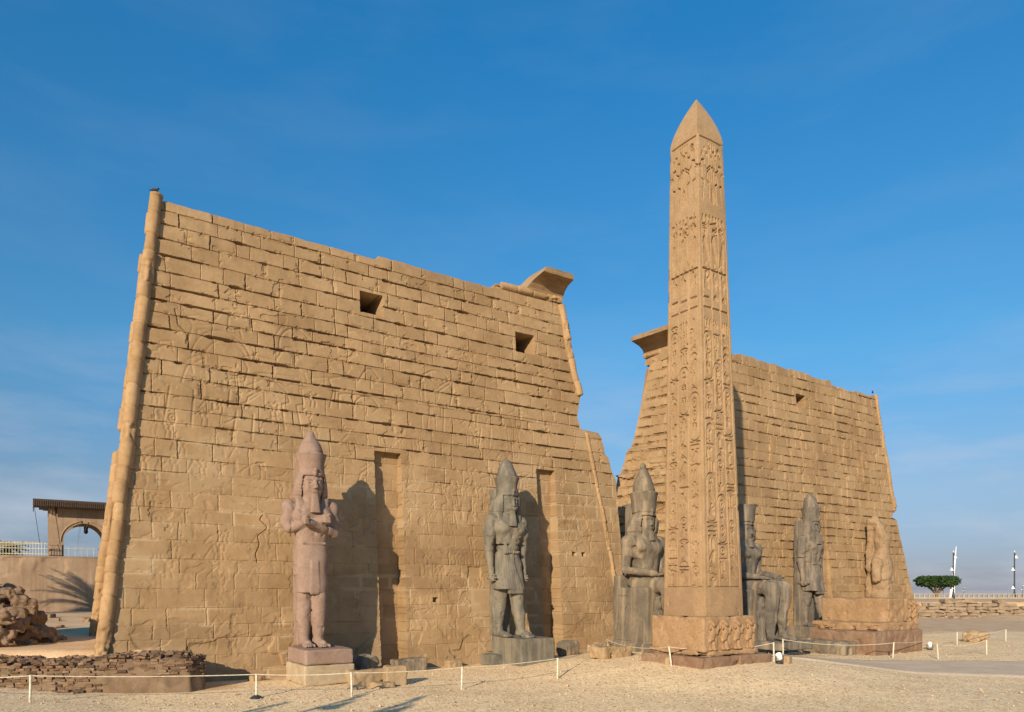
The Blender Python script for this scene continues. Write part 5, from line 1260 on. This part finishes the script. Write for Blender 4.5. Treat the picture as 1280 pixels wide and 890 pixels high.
def palm(loc, h, lb, seed, lean=(0, 0), nf=26, L=2.6, group=None, cat='palm tree'):
    rs = np.random.default_rng(seed); t = thing('palm_tree', loc, lb, cat, group)
    k = np.linspace(0, 1, 30); pts = np.stack([lean[0] * k ** 1.5, lean[1] * k ** 1.5, h * k - .2], -1)
    A = Acc(); A.tube(pts, .20 - .05 * k + .03 * (np.arange(30) % 2), 10); A.build('trunk', M['bark'], t)
    A = Acc(); top = pts[-1]
    for i in range(nf): frond(A, top, rs.uniform(0, 6.28), rs.uniform(-.3, 1.35), L * rs.uniform(.8, 1.1), rs.uniform(.9, 1.7), rs=rs)
    A.build('fronds', M['palm'], t, recalc=False)
palm((-1.6, 39.5, 6.9), 1.1, 'low bushy palm behind the cream railing at the left edge', 901, (0, 0), 34, 1.9, cat='palm')
# palms outside the frame whose shadows fall on the retaining wall and the gravel
palm((-7.2, 24.2, gz(-7.2, 24.2)), 5.6, 'palm tree outside the left edge of the view', 902, (.4, 0), 70, 3.7, 'palms outside the view')

# ------------------------------------------------------------------ right background: rubble walls, promenade, lamps, tree, boat
M['rubble'] = stone('rubble_stone', (.23, .165, .105), (.30, .225, .15), (.37, .285, .20), .8, bumpd=.06)
def rubble_wall(p, q, h, th, name, lb, seed, size=(.9, .5, .35), rag=.3):
    rs = np.random.default_rng(seed); p = np.array(p, float); q = np.array(q, float); d = q - p; Ln = np.linalg.norm(d); d /= Ln; nn = np.array([-d[1], d[0]])
    A = Acc(); z = 0
    while z < h:
        t = rs.uniform(-.4, 0); ch = size[2] * rs.uniform(.8, 1.3)
        while t < Ln:
            l = size[0] * rs.uniform(.5, 1.7)
            if z + ch < h * (1 - rag * fbm(np.array([t * .12]), np.array([0.]), 3, seed)[0] * 1.6) + .1:
                c = p + d * (t + l / 2) + nn * rs.normal(0, .12) + nn * .15 * z
                rot = Matrix.Rotation(math.atan2(d[1], d[0]) + rs.normal(0, .16), 3, 'Z') @ Matrix.Rotation(rs.normal(0, .09), 3, 'Y')
                A.box((c[0] - p[0], c[1] - p[1], z + ch / 2), (l / 2 * .97, th / 2, ch / 2 * .96), np.array(rot), .05, .07)
            t += l
        z += ch
    o = A.build(name, M['rubble'], None, smooth=False, label=lb, cat='wall', group='ruined stone walls at the right'); o.location = (p[0], p[1], gz(p[0], p[1]) - .1); return o
rubble_wall((102, 29.5), (150, -6.5), 3.3, 1.6, 'rubble_wall', 'long broken stone wall below the promenade, at far right', 1001, (1.15, .5, .46), .55)
rubble_wall((101, 26.0), (147, -8.0), 1.5, 1.4, 'rubble_wall', 'lower row of tumbled stones in front of the long broken wall', 1002, (1.3, .5, .5), 1.1)
worn = thing('stone_pile', (140, 4.0, 2.4), 'pile of squared stones on top of the wall at the right edge', 'stone pile')
A = Acc(); rs = np.random.default_rng(8)
for i in range(26): A.box((rs.uniform(-3, 3), rs.uniform(-1, 1), .3 + .55 * int(rs.uniform(0, 2.6))), (rs.uniform(.3, .8), .5, .28), np.array(Matrix.Rotation(rs.normal(0, .3), 3, 'Z')), .04, .05)
A.build('stones', M['rubble'], worn, smooth=False)
pp = thing('promenade_parapet', (160, 36, 2.4), 'pale low parapet along the promenade at far right', 'parapet')
A = Acc(); dd = np.array([.8, -.6])
ang = math.atan2(-.6, .8); rot = np.array(Matrix.Rotation(ang, 3, 'Z'))
A.box((0, 0, .95), (45, .2, .08), rot, bevel=.02); A.box((0, 0, .12), (45, .2, .12), rot)
for k in range(-44, 45): A.box((dd[0] * k, dd[1] * k, .55), (.12, .12, .34), rot)
A.build('balustrade', M['limestone'], pp, smooth=False)
def lamp_post(x, y, h, lb, first=[None]):
    z = gz(x, y)
    if first[0] is None:
        t = thing('lamp_post', (x, y, z), lb, 'lamp post', 'lamp posts on the promenade'); first[0] = t; H = 9.6
        A = Acc(); A.tube([(0, 0, -.2), (0, 0, .3), (0, 0, 1.2), (0, 0, 1.3), (0, 0, H)], [.30, .28, .2, .14, .11], 10); A.build('pole', M['black_metal'], t)
        for (zz, s_) in [(H - .6, 1), (2.6, -1), (6.4, -1)]:
            A = Acc(); A.tube([(0, 0, zz), (s_ * .35, 0, zz + .3), (s_ * .7, 0, zz + .15), (s_ * .75, 0, zz - .05)], .05, 6); ar = A.build('arm', M['black_metal'], t)
            A = Acc(); A.lathe([(0, .12), (.12, .08), (.2, -.2), (.42, -.5), (.40, -.55), (0, -.5)], (s_ * .75, 0, zz - .05), 12); A.build('lantern', M['glass_white'], ar)
        A = Acc(); A.lathe([(.12, 0), (.2, .12), (.1, .3), (0, .5)], (0, 0, H), 10); A.build('finial', M['white_paint'], t)
    else: copy_thing(first[0], (x, y, z), 0, lb, h / 9.6)
lamp_post(159.9, 36.0, 9.6, 'tall black lamp post just right of the flat topped tree')
lamp_post(170.4, 28.9, 9.6, 'tallest black lamp post at the right edge')
for (x, y, h, lb) in [(160.7, 35.4 + 3, 2.6, 'short lamp beside the tall post, nearer the tree'), (166.5, 37.0, 2.6, 'short lamp in the gap between the two tall posts'), (171.8, 28.0, 3.0, 'short lamp beside the tallest post')]: lamp_post(x, y, h, lb)
for (x, y, h, lb) in [(-16.5, -26.6, 10.5, 'added unseen lamp post casting a shadow streak, farthest left'), (-10.5, -24.6, 9.4, 'added unseen lamp post casting a shadow streak, nearest the gravel'), (-13.5, -30.0, 11.5, 'tallest added unseen lamp post casting a shadow streak')]: lamp_post(x, y, h, lb)  # added out of view, only to throw shadow streaks across the gravel
TR = thing('flat_topped_tree', (157.5, 38.2, gz(157.5, 38.2) - .1), 'green tree clipped to a flat umbrella crown on the promenade', 'tree')
A = Acc(); rs = np.random.default_rng(77)
A.tube([(0, 0, -.2), (.1, 0, .6), (0, .1, 1.2)], [.5, .38, .35], 8)
for i in range(9):
    a_ = i * .7; A.tube([(0, 0, .9), (math.cos(a_) * .9, math.sin(a_) * .9, 1.9), (math.cos(a_) * 2.3, math.sin(a_) * 2.3, 3.0)], [.22, .16, .08], 6)
A.build('trunk', M['bark'], TR)
A = Acc(); n = 9000
ph_ = rs.uniform(0, 6.28, n); rad = np.sqrt(rs.random(n)) * 3.75; zt_ = rs.uniform(-1, 1, n)
lump = 1 + .10 * np.sin(ph_ * 5) + .07 * np.sin(ph_ * 11 + 1) + .05 * np.sin(ph_ * 23)
rad = rad * lump; hz = 1.15 * np.sqrt(np.clip(1 - (rad / 4.2) ** 4, .05, 1)); c = np.stack([rad * np.cos(ph_), rad * np.sin(ph_), 3.75 + zt_ * hz], -1)
c += rs.normal(0, .12, c.shape); c[:, 2] = np.minimum(c[:, 2], 4.55 + .1 * np.sin(c[:, 0] * 2.1)) + rs.normal(0, .06, n)
c += np.where((np.sin(c[:, 0] * 3.1 + 1) * np.sin(c[:, 1] * 2.7) * np.sin(c[:, 2] * 4) > .35)[:, None], [0, 0, .25], 0)
e1 = rs.normal(0, 1, (n, 3)); e1 /= np.linalg.norm(e1, axis=1)[:, None]; e2 = np.cross(e1, rs.normal(0, 1, (n, 3))); e2 /= np.linalg.norm(e2, axis=1)[:, None]; sz = rs.uniform(.12, .26, n)[:, None]
V = np.stack([c - e1 * sz, c + e2 * sz * .6, c + e1 * sz, c - e2 * sz * .6], 1).reshape(-1, 3)
A.add(V, np.arange(4 * n).reshape(-1, 4), tint=np.repeat(rs.random(n), 4)); A.build('crown', M['leaf'], TR, recalc=False)
FB = thing('sailing_boat', (228, 67, -4), 'white sailing boat mast and furled yard rising behind the promenade', 'boat')
A = Acc(); A.tube([(0, 0, 0), (0, 0, 12.5)], [.16, .08], 8); A.build('mast', M['sailcloth'], FB)
A = Acc(); A.tube([(-3.6, .4, 1.5), (-1.0, .4, 8), (.6, .4, 14), (1.9, .4, 21)], [.22, .42, .30, .10], 8); A.build('furled_sail', M['sailcloth'], FB)
A = Acc(); rows = []
for k in np.linspace(-1, 1, 15):
    w_ = 1.5 * (1 - k * k) ** .5 + .05; sh = .5 * k * k
    rows.append([(5 * k, -w_, 1.1 + sh), (5 * k, -w_ * .8, .3), (5 * k, 0, -.2), (5 * k, w_ * .8, .3), (5 * k, w_, 1.1 + sh)])
A.grid(np.array(rows)); A.build('hull', M['white_paint'], FB)

# ------------------------------------------------------------------ birds on the towers
def bird(loc, rz, lb, first=[None]):
    if first[0] is None:
        t = thing('bird', loc, lb, 'bird', 'birds on the pylon tops', rz); first[0] = t
        s = Sdf((-.3, -.16, -.05), (.36, .16, .42), .016); s.ell((0, 0, .17), (.16, .09, .10), .04); s.cap((.10, 0, .22), (.15, 0, .32), .06, .05, .03); s.ell((.17, 0, .34), (.06, .05, .05), .02); s.cap((.21, 0, .34), (.26, 0, .33), .02, .01, .01)
        s.cap((-.12, 0, .15), (-.27, 0, .08), .05, .03, .03, sq=(1, 1, .6))
        for q in (-1, 1): s.cap((.02, q * .035, .10), (.02, q * .035, 0), .014, .012, .01)
        sculpt(s, 'body', M['bird'], t)
    else: copy_thing(first[0], loc, rz, lb)
bird((5.15, 2.1, 24.18), .3, 'bird perched on the top left corner of the pylon')
bird((69.9, 2.2, 23.98), .6, 'bird perched on the top right corner of the farther tower')
